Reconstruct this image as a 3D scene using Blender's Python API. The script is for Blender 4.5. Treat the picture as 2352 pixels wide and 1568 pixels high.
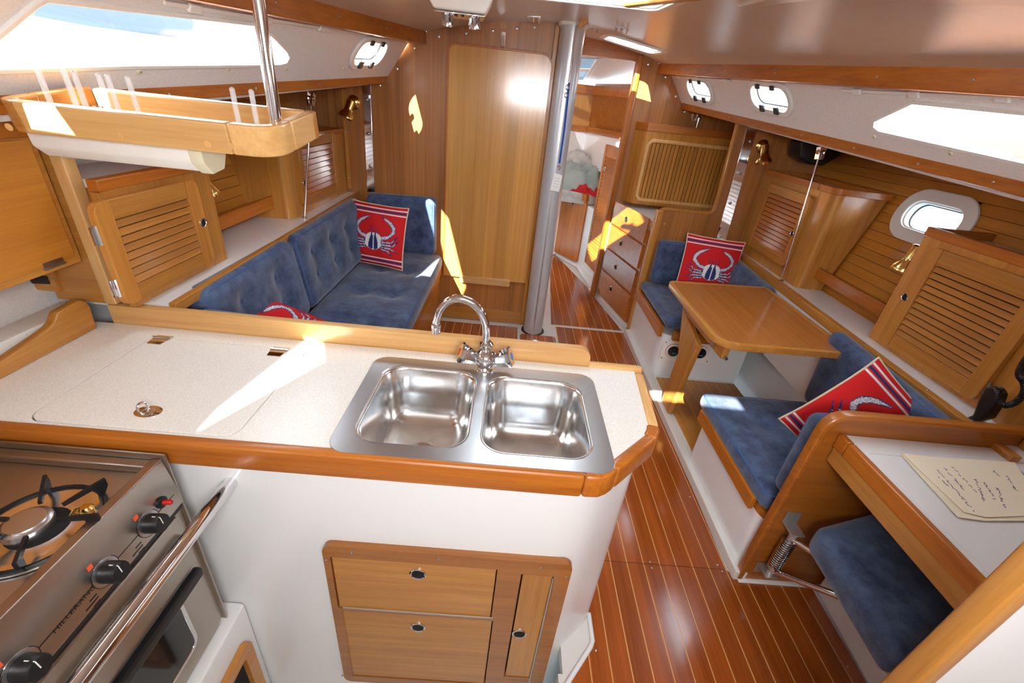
import bpy, bmesh, math, random
from mathutils import Vector as V, Matrix
from mathutils.geometry import tessellate_polygon
random.seed(7)
scene = bpy.context.scene
for o in list(bpy.data.objects): bpy.data.objects.remove(o)
COL = scene.collection

# ------------------------------------------------------------------ camera
F, CX, CY, CAMZ = 1000.0, 1176.0, 784.0, 1.55
_Y = V((18, -549, F)).normalized()
_Z = -V((-201, 1816, F)).normalized()
_Z = (_Z - _Y*_Z.dot(_Y)).normalized()
_X = _Y.cross(_Z)
ROT = Matrix((_X, _Y, _Z))                     # photo-camera axes -> boat axes
CAM = V((0, 0, CAMZ))
cd = bpy.data.cameras.new('camera'); cam = bpy.data.objects.new('camera', cd); COL.objects.link(cam)
right, down, fwd = ROT.col[0], ROT.col[1], ROT.col[2]
cam.matrix_world = Matrix(((right.x, -down.x, -fwd.x, CAM.x), (right.y, -down.y, -fwd.y, CAM.y),
                           (right.z, -down.z, -fwd.z, CAM.z), (0, 0, 0, 1)))
cd.sensor_width = 36; cd.lens = F/2352*36; cd.clip_start = 0.02; cd.clip_end = 400
scene.camera = cam

# ------------------------------------------------------------------ light
SUN = V((0.345, 1.0, -0.67))                    # travels forward, to starboard and down
sd = bpy.data.lights.new('sun', 'SUN'); sd.energy = 32; sd.angle = 0.009; sd.color = (1.0, 0.94, 0.84)
so = bpy.data.objects.new('sun', sd); COL.objects.link(so)
so.rotation_euler = SUN.to_track_quat('-Z', 'Y').to_euler(); so.location = (-3, -8, 8)
w = bpy.data.worlds.new('sky'); scene.world = w; w.use_nodes = True
nt = w.node_tree; nt.nodes.clear()
wo = nt.nodes.new('ShaderNodeOutputWorld'); bg = nt.nodes.new('ShaderNodeBackground')
bg.inputs[0].default_value = (0.88, 0.95, 1.0, 1); bg.inputs[1].default_value = 8.5
nt.links.new(bg.outputs[0], wo.inputs[0])
def area(name, loc, to, sx, sy, power, col=(1, 1, 1)):
    l = bpy.data.lights.new(name, 'AREA'); l.shape = 'RECTANGLE'; l.size = sx; l.size_y = sy; l.energy = power; l.color = col
    o = bpy.data.objects.new(name, l); COL.objects.link(o); o.location = loc
    o.rotation_euler = (V(to)-V(loc)).to_track_quat('-Z', 'Y').to_euler()
    return o
area('companionway_daylight', (0.20, -0.45, 1.66), (0.25, 2.4, 0.95), 0.75, 0.22, 15, (0.96, 0.98, 1.0))
vs = scene.view_settings
vs.view_transform = 'Standard'; vs.look = 'None'; vs.exposure = 0.82; vs.gamma = 1; vs.use_curve_mapping = False

# ------------------------------------------------------------------ photo pixel -> boat position on a known surface
def ray(x, y): return (ROT @ V((x-CX, y-CY, F))).normalized()
def onp(x, y, p, n):
    d = ray(x, y); p = V(p); n = V(n); return CAM + d*((p-CAM).dot(n)/d.dot(n))
def PZ(x, y, z): return onp(x, y, (0, 0, z), (0, 0, 1))
def PY(x, y, Y): return onp(x, y, (0, Y, 0), (0, 1, 0))
def PX(x, y, X): return onp(x, y, (X, 0, 0), (1, 0, 0))
def PV(x, y, A, B): return onp(x, y, (A[0], A[1], 0), (B[1]-A[1], A[0]-B[0], 0))
def P3(x, y, a, b, c): return onp(x, y, a, (V(b)-V(a)).cross(V(c)-V(a)))

# ------------------------------------------------------------------ objects
WL = {}
def thing(name, label, cat, loc, group=None, kind=None):
    o = bpy.data.objects.new(name, None); COL.objects.link(o); o.location = V(loc); o.empty_display_size = .05
    WL[o] = V(loc); tag(o, label, cat, group, kind); return o
def tag(o, label=None, cat=None, group=None, kind=None):
    if label: o['label'] = label
    if cat: o['category'] = cat
    if group: o['group'] = group
    if kind: o['kind'] = kind
    return o
def struct(name, loc=(0, 0, 0), label=None):
    o = bpy.data.objects.new(name, None); COL.objects.link(o); o.location = V(loc); WL[o] = V(loc); o['kind'] = 'structure'
    if label: o['label'] = label
    return o
def mesh(name, vs_, fs, mat, par=None, smooth=False, bev=0, seg=2, flat_angle=None, recalc=True):
    vs_ = [V(v) for v in vs_]
    if par is not None: org = WL[par]
    else:
        org = V((sum(v.x for v in vs_)/len(vs_), sum(v.y for v in vs_)/len(vs_), min(v.z for v in vs_)))
    bm = bmesh.new()
    bv = [bm.verts.new(v-org) for v in vs_]
    for f in fs:
        try: bm.faces.new([bv[i] for i in f])
        except ValueError: pass
    if recalc: bmesh.ops.recalc_face_normals(bm, faces=bm.faces[:])
    if bev:
        es = [e for e in bm.edges if len(e.link_faces) == 2 and e.calc_face_angle(0) > 0.5]
        bmesh.ops.bevel(bm, geom=es, offset=bev, segments=seg, affect='EDGES', profile=0.5, clamp_overlap=True)
    me = bpy.data.meshes.new(name); bm.to_mesh(me); bm.free()
    if smooth or bev:
        for p in me.polygons: p.use_smooth = True
        me.set_sharp_from_angle(angle=flat_angle if flat_angle else math.radians(20 if bev else 40))
    for m in (mat if isinstance(mat, (list, tuple)) else [mat]): me.materials.append(m)
    o = bpy.data.objects.new(name, me); COL.objects.link(o)
    if par is not None: o.parent = par; WL[o] = V(WL[par])
    else: o.location = org; WL[o] = V(org)
    return o
def inst(src, delta, par, name=None, rot=None):
    o = src.copy(); COL.objects.link(o)
    if name: o.name = name
    o.parent = par; o.location = src.location + (WL[src.parent]-WL[par] if src.parent else V((0,0,0))) + V(delta); WL[o] = V(WL[par])
    return o
# --- geometry makers: each returns (verts, faces)
def prism(pts, vec):
    pts = [V(p) for p in pts]; vec = V(vec); n = len(pts)
    return pts+[p+vec for p in pts], [list(range(n))[::-1], list(range(n, 2*n))]+[[i, (i+1) % n, n+(i+1) % n, n+i] for i in range(n)]
def box(a, b):
    (x0, y0, z0), (x1, y1, z1) = a, b
    return prism([(x0, y0, z0), (x1, y0, z0), (x1, y1, z0), (x0, y1, z0)], (0, 0, z1-z0))
def join(*gs):
    vs_, fs = [], []
    for v, f in gs:
        k = len(vs_); vs_ += list(v); fs += [[i+k for i in q] for q in f]
    return vs_, fs
def bar(a, b, up, w_, t):
    """box along a->b, width w_ across, thickness t along `up`, a/b on its lower centre line"""
    a, b, up = V(a), V(b), V(up).normalized(); d = (b-a).normalized(); s = d.cross(up).normalized()*w_/2; u = s.cross(d).normalized()*t
    if u.dot(up) < 0: u = -u
    return prism([a-s, a+s, b+s, b-s], u)
def tube(pts, r, seg=12, closed=False):
    pts = [V(p) for p in pts]; n = len(pts); rs = r if isinstance(r, (list, tuple)) else [r]*n
    vs_, fs = [], []; prev = None
    for i, p in enumerate(pts):
        a = pts[(i-1) % n] if (closed or i > 0) else p; b = pts[(i+1) % n] if (closed or i < n-1) else p
        t = (b-a).normalized()
        if prev is None:
            nr = t.orthogonal().normalized()
        else:
            nr = (prev - t*prev.dot(t)).normalized()
        prev = nr; bn = t.cross(nr)
        for k in range(seg):
            an = 2*math.pi*k/seg; vs_.append(p + (nr*math.cos(an)+bn*math.sin(an))*rs[i])
    m = n if closed else n-1
    for i in range(m):
        for k in range(seg):
            fs.append([i*seg+k, i*seg+(k+1) % seg, ((i+1) % n)*seg+(k+1) % seg, ((i+1) % n)*seg+k])
    if not closed: fs += [list(range(seg))[::-1], [(n-1)*seg+k for k in range(seg)]]
    return vs_, fs
def lathe(prof, o, axis, seg=20):
    """prof: list of (radius, height) along axis from o"""
    o, axis = V(o), V(axis).normalized(); u = axis.orthogonal().normalized(); v = axis.cross(u)
    vs_, fs = [], []
    for r, h in prof:
        for k in range(seg):
            an = 2*math.pi*k/seg; vs_.append(o+axis*h+(u*math.cos(an)+v*math.sin(an))*max(r, 1e-5))
    for i in range(len(prof)-1):
        for k in range(seg): fs.append([i*seg+k, i*seg+(k+1) % seg, (i+1)*seg+(k+1) % seg, (i+1)*seg+k])
    fs += [list(range(seg))[::-1], [(len(prof)-1)*seg+k for k in range(seg)]]
    return vs_, fs
def rrect(x0, y0, x1, y1, r, n=6, rs=None):
    rs = rs or (r, r, r, r); out = []
    for (cx_, cy_, a0), rr in zip(((x1, y1, 0), (x0, y1, 90), (x0, y0, 180), (x1, y0, 270)), rs):
        sx = -1 if cx_ == x1 else 1; sy = -1 if cy_ == y1 else 1
        if rr < 1e-6: out.append((cx_, cy_)); continue
        for k in range(n+1):
            a = math.radians(a0+90*k/n); out.append((cx_+sx*rr+rr*math.cos(a), cy_+sy*rr+rr*math.sin(a)))
    return out
def fillet(poly, rad, n=5):
    """round the corners of a 2-D polygon; rad a number or list"""
    out = []; m = len(poly)
    for i in range(m):
        p = V(poly[i]).to_2d() if len(poly[i]) > 2 else V(poly[i]); a = V(poly[i-1]); b = V(poly[(i+1) % m])
        r = rad[i] if isinstance(rad, (list, tuple)) else rad
        if r < 1e-6: out.append(tuple(p)); continue
        da, db = (a-p), (b-p); r = min(r, da.length*.49, db.length*.49); da.normalize(); db.normalize()
        s, e = p+da*r, p+db*r
        for k in range(n+1):
            t = k/n; q = s*(1-t)**2 + p*2*t*(1-t) + e*t*t; out.append(tuple(q))
    return out
class Pl:
    """local plane: o + u*x + v*y, outward n"""
    def __init__(s, o, u, v):
        s.o = V(o); s.u = V(u).normalized(); v = V(v); s.v = (v - s.u*v.dot(s.u)).normalized(); s.n = s.u.cross(s.v)
    def __call__(s, x, y, z=0): return s.o+s.u*x+s.v*y+s.n*z
    def loc(s, p): d = V(p)-s.o; return d.dot(s.u), d.dot(s.v)
def slab(pl, outer, t, holes=(), z=0):
    """flat sheet with holes in plane pl from height z to z+t"""
    loops = [list(outer)]+[list(h) for h in holes]
    tri = tessellate_polygon([[V((x, y, 0)) for x, y in lp] for lp in loops])
    flat = [p for lp in loops for p in lp]; n = len(flat)
    vs_ = [pl(x, y, z) for x, y in flat]+[pl(x, y, z+t) for x, y in flat]
    fs = [list(f)[::-1] for f in tri]+[[i+n for i in f] for f in tri]; k = 0
    for lp in loops:
        m = len(lp)
        for i in range(m): fs.append([k+i, k+(i+1) % m, n+k+(i+1) % m, n+k+i])
        k += m
    return vs_, fs
def sweep2d(pl, path, w0, w1, t, z=0, closed=True):
    """ring strip between path offset w0 and w1 (inward positive) in plane pl"""
    m = len(path); inn, out = [], []
    for i in range(m):
        p = V(path[i]); a = V(path[i-1]) if (closed or i) else p; b = V(path[(i+1) % m]) if (closed or i < m-1) else p
        d = (b-a).normalized(); nrm = V((-d.y, d.x)); out.append(p+nrm*w0); inn.append(p+nrm*w1)
    vs_ = []
    for i in range(m): vs_ += [pl(*out[i], z), pl(*inn[i], z), pl(*inn[i], z+t), pl(*out[i], z+t)]
    fs = []
    for i in range(m if closed else m-1):
        j = (i+1) % m
        for k in range(4): fs.append([i*4+k, i*4+(k+1) % 4, j*4+(k+1) % 4, j*4+k])
    if not closed: fs += [[3, 2, 1, 0], [(m-1)*4+k for k in range(4)]]
    return vs_, fs
def cushion(c, N, r=.03, bulge=.012, tufts=(), dep=.018, sig=.05, nx=36, ny=24, nz=6):
    """soft slab: c = 4 corner points of the base (c00,c10,c11,c01), N = thickness vector"""
    c = [V(p) for p in c]; N = V(N); T = N.length
    W_ = ((c[1]-c[0]).length+(c[2]-c[3]).length)/2; D_ = ((c[3]-c[0]).length+(c[2]-c[1]).length)/2
    r = min(r, T*.48, W_*.45, D_*.45)
    ids = {}; vs_ = []; fs = []
    def vert(i, j, k):
        if (i, j, k) in ids: return ids[(i, j, k)]
        x, y, z = W_*i/nx, D_*j/ny, T*k/nz
        qx, qy, qz = min(max(x, r), W_-r), min(max(y, r), D_-r), min(max(z, r), T-r)
        d = V((x-qx, y-qy, z-qz))
        if d.length > 1e-9:
            # spread samples on the rounded rim
            m_ = max(abs(d.x), abs(d.y), abs(d.z)); d = d.normalized()*m_
        x, y, z = qx+d.x, qy+d.y, qz+d.z
        s, t = 2*x/W_-1, 2*y/D_-1
        up = max(0., min(1., (z-T/2)/(T/2)))
        b = bulge*(1-s**4)*(1-t**4)
        for (tx, ty) in tufts:
            d2 = (x-tx*W_)**2+(y-ty*D_)**2; b -= dep*math.exp(-d2/(2*sig*sig*.35))+dep*.45*math.exp(-d2/(2*sig*sig*2.5))
        z += b*up
        u_, v_ = x/W_, y/D_
        p = c[0]*(1-u_)*(1-v_)+c[1]*u_*(1-v_)+c[2]*u_*v_+c[3]*(1-u_)*v_ + N.normalized()*z
        ids[(i, j, k)] = len(vs_); vs_.append(p); return ids[(i, j, k)]
    for i in range(nx):
        for j in range(ny):
            for k in (0, nz): fs.append([vert(i, j, k), vert(i+1, j, k), vert(i+1, j+1, k), vert(i, j+1, k)])
    for k in range(nz):
        for i in range(nx):
            for j in (0, ny): fs.append([vert(i, j, k), vert(i+1, j, k), vert(i+1, j, k+1), vert(i, j, k+1)])
        for j in range(ny):
            for i in (0, nx): fs.append([vert(i, j, k), vert(i, j+1, k), vert(i, j+1, k+1), vert(i, j, k+1)])
    return vs_, fs
def cush_point(c, N, u_, v_, h):
    c = [V(p) for p in c]
    return c[0]*(1-u_)*(1-v_)+c[1]*u_*(1-v_)+c[2]*u_*v_+c[3]*(1-u_)*v_+V(N).normalized()*h
def arc(c, r, a0, a1, n, u, v):
    c, u, v = V(c), V(u), V(v)
    return [c+u*r*math.cos(math.radians(a0+(a1-a0)*k/n))+v*r*math.sin(math.radians(a0+(a1-a0)*k/n)) for k in range(n+1)]

# ------------------------------------------------------------------ materials
def s2l(c):
    f = lambda v: v/12.92 if v <= .04045 else ((v+.055)/1.055)**2.4
    return tuple(f(v/255) for v in c)+(1,)
def base(name, col, rough=.5, metal=0, spec=.5, coat=0):
    m = bpy.data.materials.new(name); m.use_nodes = True; b = m.node_tree.nodes['Principled BSDF']
    b.inputs['Base Color'].default_value = s2l(col); b.inputs['Roughness'].default_value = rough; b.inputs['Metallic'].default_value = metal
    b.inputs['Specular IOR Level'].default_value = spec; b.inputs['Coat Weight'].default_value = coat; b.inputs['Coat Roughness'].default_value = .12
    return m, m.node_tree, b
def nd(t, ty, **kw):
    n = t.nodes.new(ty)
    for k, v in kw.items():
        if k in n.inputs: n.inputs[k].default_value = v
        else: setattr(n, k, v)
    return n
def coords(t, scale):
    tc = nd(t, 'ShaderNodeTexCoord'); mp = nd(t, 'ShaderNodeMapping'); mp.inputs['Scale'].default_value = scale; mp.inputs['Location'].default_value = (.37, .61, .43)
    t.links.new(tc.outputs['Object'], mp.inputs['Vector']); return mp.outputs['Vector']
def bump(t, b, src, st, dist=.002):
    n = nd(t, 'ShaderNodeBump'); n.inputs['Strength'].default_value = st; n.inputs['Distance'].default_value = dist
    t.links.new(src, n.inputs['Height']); t.links.new(n.outputs['Normal'], b.inputs['Normal'])
def wood(name, c1, c2, axis='X', fine=55, long_=2.2, rough=.32, vary=.16, coat=.25, stripe=0, c3=None):
    m, t, b = base(name, c1, rough, 0, .45, coat)
    def sc(a, l): return tuple(l if ax == axis else a for ax in 'XYZ')
    n1 = nd(t, 'ShaderNodeTexNoise', Scale=1.0, Detail=5.0, Roughness=.62); t.links.new(coords(t, sc(fine, long_)), n1.inputs['Vector'])
    n2 = nd(t, 'ShaderNodeTexNoise', Scale=1.0, Detail=2.0); t.links.new(coords(t, sc(9, .9)), n2.inputs['Vector'])
    n3 = nd(t, 'ShaderNodeTexNoise', Scale=1.0, Detail=6.0, Roughness=.7); t.links.new(coords(t, sc(fine*4.5, long_*3)), n3.inputs['Vector'])
    mx = nd(t, 'ShaderNodeMath', operation='MULTIPLY_ADD'); t.links.new(n1.outputs['Fac'], mx.inputs[0]); mx.inputs[1].default_value = .62
    ml = nd(t, 'ShaderNodeMath', operation='MULTIPLY'); t.links.new(n2.outputs['Fac'], ml.inputs[0]); ml.inputs[1].default_value = .34; t.links.new(ml.outputs[0], mx.inputs[2])
    m3 = nd(t, 'ShaderNodeMath', operation='MULTIPLY_ADD'); t.links.new(n3.outputs['Fac'], m3.inputs[0]); m3.inputs[1].default_value = .22; t.links.new(mx.outputs[0], m3.inputs[2])
    cr = nd(t, 'ShaderNodeValToRGB'); e = cr.color_ramp.elements
    e[0].position = .40; e[0].color = s2l(c2); e[1].position = .74; e[1].color = s2l(c1)
    t.links.new(m3.outputs[0], cr.inputs[0]); col = cr.outputs[0]
    if stripe:
        wv = nd(t, 'ShaderNodeTexVoronoi', feature='F1'); wv.voronoi_dimensions = '1D'
        sx = nd(t, 'ShaderNodeSeparateXYZ'); tc = nd(t, 'ShaderNodeTexCoord'); t.links.new(tc.outputs['Object'], sx.inputs[0])
        ax = 'X' if axis == 'Z' else 'Z'
        t.links.new(sx.outputs[ax], wv.inputs['W']); wv.inputs['Scale'].default_value = stripe
        hs = nd(t, 'ShaderNodeMixRGB', blend_type='MULTIPLY'); hs.inputs[0].default_value = .22
        rr = nd(t, 'ShaderNodeSeparateColor'); t.links.new(wv.outputs['Color'], rr.inputs[0])
        t.links.new(col, hs.inputs[1]); t.links.new(rr.outputs[0], hs.inputs[2]); col = hs.outputs[0]
    oi = nd(t, 'ShaderNodeObjectInfo'); hv = nd(t, 'ShaderNodeHueSaturation')
    mr = nd(t, 'ShaderNodeMapRange'); mr.inputs['To Min'].default_value = 1-vary; mr.inputs['To Max'].default_value = 1+vary*.6
    t.links.new(oi.outputs['Random'], mr.inputs['Value']); t.links.new(mr.outputs[0], hv.inputs['Value']); t.links.new(col, hv.inputs['Color'])
    t.links.new(hv.outputs[0], b.inputs['Base Color']); bump(t, b, m3.outputs[0], .12, .001)
    return m
def plain(name, col, rough=.5, metal=0, spec=.5, noise=None, coat=0, bmp=0, bscale=200):
    m, t, b = base(name, col, rough, metal, spec, coat)
    if noise:
        n = nd(t, 'ShaderNodeTexNoise', Scale=noise[0], Detail=3.0); t.links.new(coords(t, (1, 1, 1)), n.inputs['Vector'])
        cr = nd(t, 'ShaderNodeValToRGB'); e = cr.color_ramp.elements; e[0].position = .35; e[0].color = s2l(noise[1]); e[1].position = .6; e[1].color = s2l(col)
        t.links.new(n.outputs['Fac'], cr.inputs[0]); t.links.new(cr.outputs[0], b.inputs['Base Color'])
    if bmp:
        n = nd(t, 'ShaderNodeTexNoise', Scale=bscale, Detail=4.0); t.links.new(coords(t, (1, 1, 1)), n.inputs['Vector']); bump(t, b, n.outputs['Fac'], bmp)
    return m
M = {}
TEAK, TEAKD = (196, 132, 62), (150, 88, 34)
for ax in 'XYZ':
    M['teak'+ax] = wood('teak_'+ax, (204, 142, 66), (166, 104, 40), ax)
    M['trim'+ax] = wood('trim_'+ax, (196, 116, 38), (150, 78, 16), ax, rough=.34, coat=.15)
    M['teakd'+ax] = wood('dark_teak_'+ax, (180, 116, 54), (142, 82, 32), ax)
    M['light'+ax] = wood('oiled_'+ax, (230, 184, 120), (204, 148, 84), ax, rough=.35)
    M['floor'+ax] = wood('sole_'+ax, (180, 92, 34), (128, 58, 14), ax, fine=40, long_=1.4, rough=.2, vary=.14, coat=.5)
M['veneer'] = wood('bulkhead_veneer', (196, 130, 70), (154, 94, 44), 'Z', fine=70, long_=.7, rough=.36, vary=0, stripe=26)
M['tabletop'] = wood('folding_table_veneer', (230, 168, 88), (202, 138, 62), 'Z', fine=60, long_=.8, rough=.2, vary=0, coat=.6, stripe=13)
M['dintop'] = wood('dinette_veneer', (190, 118, 56), (160, 92, 38), 'Y', fine=80, long_=1.2, rough=.22, vary=0, coat=.5)
M['hull'] = wood('hull_planking', (206, 136, 50), (176, 108, 34), 'Y', fine=60, long_=2, rough=.42, vary=.07)
M['panel'] = wood('amber_panel', (176, 104, 36), (140, 76, 20), 'X', fine=40, long_=2, rough=.35, vary=.0)
M['holly'] = wood('holly_strip', (226, 168, 100), (206, 142, 76), 'Y', rough=.3, vary=.05)
M['caulkshade'] = plain('caulk_and_slat_shade', (60, 30, 14), .7)  # dark plank joints; also the shade painted in between locker slats
M['liner'] = plain('white_gelcoat', (236, 236, 236), .22, coat=.3)
M['linerf'] = plain('white_sole_liner', (222, 218, 212), .4)
M['vinyl'] = plain('ceiling_vinyl', (214, 198, 182), .30, noise=(3, (206, 188, 172)), bmp=.05)
M['coach'] = plain('coachside_panel', (238, 232, 228), .42, noise=(160, (230, 224, 220)))
M['corian'] = plain('speckled_worktop', (244, 241, 235), .3, noise=(330, (230, 225, 216)))
M['steel'] = plain('brushed_steel', (196, 196, 198), .30, 1)
M['stainless'] = plain('dull_stainless', (188, 186, 184), .38, .75)
M['bowl'] = plain('polished_steel', (236, 236, 236), .2, 1, noise=(14, (212, 212, 212)))
M['stove'] = plain('stove_steel', (184, 176, 166), .32, 1)
M['chrome'] = plain('chrome', (225, 225, 228), .07, 1)
M['brass'] = plain('brass', (226, 190, 116), .18, 1)
M['black'] = plain('black_plastic', (22, 22, 24), .4)
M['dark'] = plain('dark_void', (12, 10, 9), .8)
M['alu'] = plain('mast_alloy', (204, 204, 208), .32, .35, spec=.5)
M['white'] = plain('white_plastic', (238, 236, 230), .35)
M['cream'] = plain('cream_plastic', (226, 220, 190), .4)
M['iron'] = plain('black_iron', (26, 26, 28), .45, .3)
M['red'] = plain('red_button', (190, 30, 24), .35)
M['blue'] = plain('blue_mark', (24, 118, 190), .4)
M['orange'] = plain('orange_mark', (230, 90, 50), .5)
M['navyink'] = plain('ink', (70, 66, 120), .7)
M['paper'] = plain('note_paper', (246, 232, 204), .8)
M['cord'] = plain('blue_cord', (16, 74, 170), .7)
M['piping'] = plain('cushion_piping', (66, 92, 142), .7)
M['pipingcream'] = plain('cream_piping', (226, 206, 180), .8)
M['seal'] = plain('grey_seal', (150, 150, 150), .6)
M['ghost'] = plain('light_grey_sheet', (206, 204, 198), .8, noise=(9, (170, 172, 168)), bmp=.4, bscale=12)
M['sheet'] = plain('sage_sheet', (166, 176, 172), .85, noise=(6, (134, 148, 148)), bmp=.6, bscale=10)
M['redcloth'] = plain('red_cloth', (206, 24, 26), .8, noise=(7, (170, 16, 18)))
def suede():
    m, t, b = base('blue_suede', (64, 96, 146), .85, 0, .2)
    v = coords(t, (1, 1, 1))
    n = nd(t, 'ShaderNodeTexNoise', Scale=11.0, Detail=8.0, Roughness=.7); t.links.new(v, n.inputs['Vector'])
    cr = nd(t, 'ShaderNodeValToRGB'); e = cr.color_ramp.elements
    e[0].position = .32; e[0].color = s2l((40, 52, 82)); e[1].position = .7; e[1].color = s2l((90, 108, 140))
    t.links.new(n.outputs['Fac'], cr.inputs[0]); t.links.new(cr.outputs[0], b.inputs['Base Color'])
    n2 = nd(t, 'ShaderNodeTexVoronoi', Scale=85.0, feature='DISTANCE_TO_EDGE'); t.links.new(v, n2.inputs['Vector'])
    n3 = nd(t, 'ShaderNodeTexNoise', Scale=16.0, Detail=3.0); t.links.new(v, n3.inputs['Vector'])
    ad = nd(t, 'ShaderNodeMath', operation='MULTIPLY_ADD'); t.links.new(n2.outputs[0], ad.inputs[0]); ad.inputs[1].default_value = .35; t.links.new(n3.outputs['Fac'], ad.inputs[2])
    bump(t, b, ad.outputs[0], .35, .006)
    b.inputs['Sheen Weight'].default_value = .35; b.inputs['Sheen Roughness'].default_value = .45
    return m
M['suede'] = suede()
def glassmat(name, tint, refl=.06):
    m = bpy.data.materials.new(name); m.use_nodes = True; t = m.node_tree; t.nodes.clear()
    o = nd(t, 'ShaderNodeOutputMaterial'); mix = nd(t, 'ShaderNodeMixShader'); tr = nd(t, 'ShaderNodeBsdfTransparent'); gl = nd(t, 'ShaderNodeBsdfGlossy')
    tr.inputs[0].default_value = tint; gl.inputs['Roughness'].default_value = .02
    mix.inputs[0].default_value = refl; t.links.new(tr.outputs[0], mix.inputs[1]); t.links.new(gl.outputs[0], mix.inputs[2]); t.links.new(mix.outputs[0], o.inputs[0])
    return m
M['pane'] = glassmat('clear_acrylic_pane', (.93, .97, 1, 1))
M['smoke'] = glassmat('smoked_pane', (.16, .18, .2, 1), .04)
M['acrylic'] = plain('clear_acrylic_peg', (240, 240, 240), .1); M['acrylic'].node_tree.nodes['Principled BSDF'].inputs['Alpha'].default_value = .4
M['ovenglass'] = plain('oven_glass', (18, 18, 20), .06, 0, .6)
def attrmat():
    m, t, b = base('crab_print_cotton', (200, 30, 34), .85, 0, .2)
    a = nd(t, 'ShaderNodeVertexColor', layer_name='print'); t.links.new(a.outputs['Color'], b.inputs['Base Color'])
    n = nd(t, 'ShaderNodeTexNoise', Scale=400.0); t.links.new(coords(t, (1, 1, 1)), n.inputs['Vector']); bump(t, b, n.outputs['Fac'], .15, .001)
    return m
M['print'] = attrmat()
def water():
    m, t, b = base('harbour_water', (70, 96, 110), .12)
    n = nd(t, 'ShaderNodeTexNoise', Scale=2.0, Detail=4.0); t.links.new(coords(t, (1, 1, 1)), n.inputs['Vector']); bump(t, b, n.outputs['Fac'], .4, .1)
    return m
M['water'] = water()

def screws(par, pts, n, r=.005, mat='steel', name='screw'):
    """small domed screw heads; meshes shared"""
    out = []; first = None
    for p in pts:
        if first is None:
            g = lathe([(r, 0), (r, .0012), (r*.6, .0026), (0, .003)], p, n, 10); first = mesh(name, *g, M[mat], par, smooth=True); p0 = V(p); out.append(first)
        else: out.append(inst(first, V(p)-p0, par))
    return out
# ================================================================== the boat's shell
XC = .27
def XE(Y, s): return XC+s*(.86+.14*(3.144-Y))
def ZE(Y): return 1.864+.0575*(Y-3.144)
def XL(Y, s): return XC+s*(1.10+.14*(3.144-Y))
def ZL(Y): return 1.612+.0756*(Y-3.144)
def ZC(X, Y):
    hw = XE(Y, 1)-XC; q = min(1, abs(X-XC)/hw); return ZE(Y)+.115*(1-q*q)
YA = -0.95                                   # aft end of the cabin
BK = 3.144                                   # main bulkhead
FW = 3.92                                    # forward partition, starboard
# ---- floor: white liner and teak-and-holly boards
fl = struct('floor', (0.3, 1.5, 0))
mesh('sole_liner', *join(
    box((-.62, 1.16, -.05), (1.02, 3.20, -.005)), box((.30, YA, -.05), (1.9, 1.16, -.005)),
    box((.18, 3.20, -.05), (1.3, 5.2, -.005))), M['linerf'], fl)
mesh('galley_well', *join(box((-1.6, YA, -.42), (.30, .80, -.37)), box((.285, YA, -.42), (.30, .70, -.005))), M['linerf'], fl)
P0, DP, HW = .7247, .0669, .0042
def strip_clip(poly, a, b):
    def cut(ps, x, keep):
        out = []
        for i in range(len(ps)):
            p, q = ps[i-1], ps[i]; pi, qi = keep(p[0]-x), keep(q[0]-x)
            if pi != qi:
                t = (x-p[0])/(q[0]-p[0]); out.append((x, p[1]+t*(q[1]-p[1])))
            if qi: out.append(q)
        return out
    ps = cut(list(poly), a, lambda d: d >= 0)
    if ps: ps = cut(ps, b, lambda d: d <= 0)
    return ps
def sole(poly, z=0, par=None, shade='floorY', ph=P0, dp=DP):
    xs = [p[0] for p in poly]; k0 = math.floor((min(xs)-ph)/dp)-1; k1 = math.ceil((max(xs)-ph)/dp)+1
    for k in range(k0, k1+1):
        a, b = ph+k*dp, ph+(k+1)*dp
        for lo, hi, nm, mt, top in ((a+HW*.5, b-HW*.5, 'plank', shade, 0), (b-HW*.5, b+HW*.5, 'holly_strip', 'holly', -.0002)):
            ps = strip_clip(poly, lo, hi)
            if len(ps) < 3 or max(p[0] for p in ps)-min(p[0] for p in ps) < 1e-4: continue
            mesh(nm, *prism([(x, y, z-.008) for x, y in ps], (0, 0, .008+top)), M[mt], par or fl)
sole([(.31, YA+.1), (1.27, YA+.1), (1.315, 1.062), (1.03, 1.062), (.995, 1.099), (.41, 1.099), (.405, .79), (.31, .675)])
sole([(.455, 1.103), (.995, 1.103), (1.035, 3.145), (.455, 3.145)])
sole([(-.50, 1.22), (.145, 1.22), (.145, 3.07), (-.50, 3.06)])
sole([(.42, 3.19), (1.005, 3.19), (.865, 3.93), (.845, 4.10), (.60, 5.05), (.52, 5.05)])
hx0, hx1, hy1 = .165, .437, 2.965
ht = thing('sole_hatch', 'small rounded teak sole hatch with steel lift ring at the mast foot', 'hatch', (.30, 2.6, -.004))
pl = Pl((0, 0, -.004), (1, 0, 0), (0, 1, 0))
ol = rrect(hx0, 1.6, hx1, hy1, .03)
for k in range(-9, -2):
    a, b = P0+k*DP-.034, P0+(k+1)*DP-.034
    for lo, hi, nm, mt in ((a+HW*.5, b-HW*.5, 'plank', 'floorY'), (b-HW*.5, b+HW*.5, 'holly_strip', 'holly')):
        ps = strip_clip(ol, lo, hi)
        if len(ps) > 2 and max(p[0] for p in ps)-min(p[0] for p in ps) > 1e-3: mesh(nm, *prism([(x, y, -.004) for x, y in ps], (0, 0, .006)), M[mt], ht)
q = PZ(1231, 782, .002)
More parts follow.
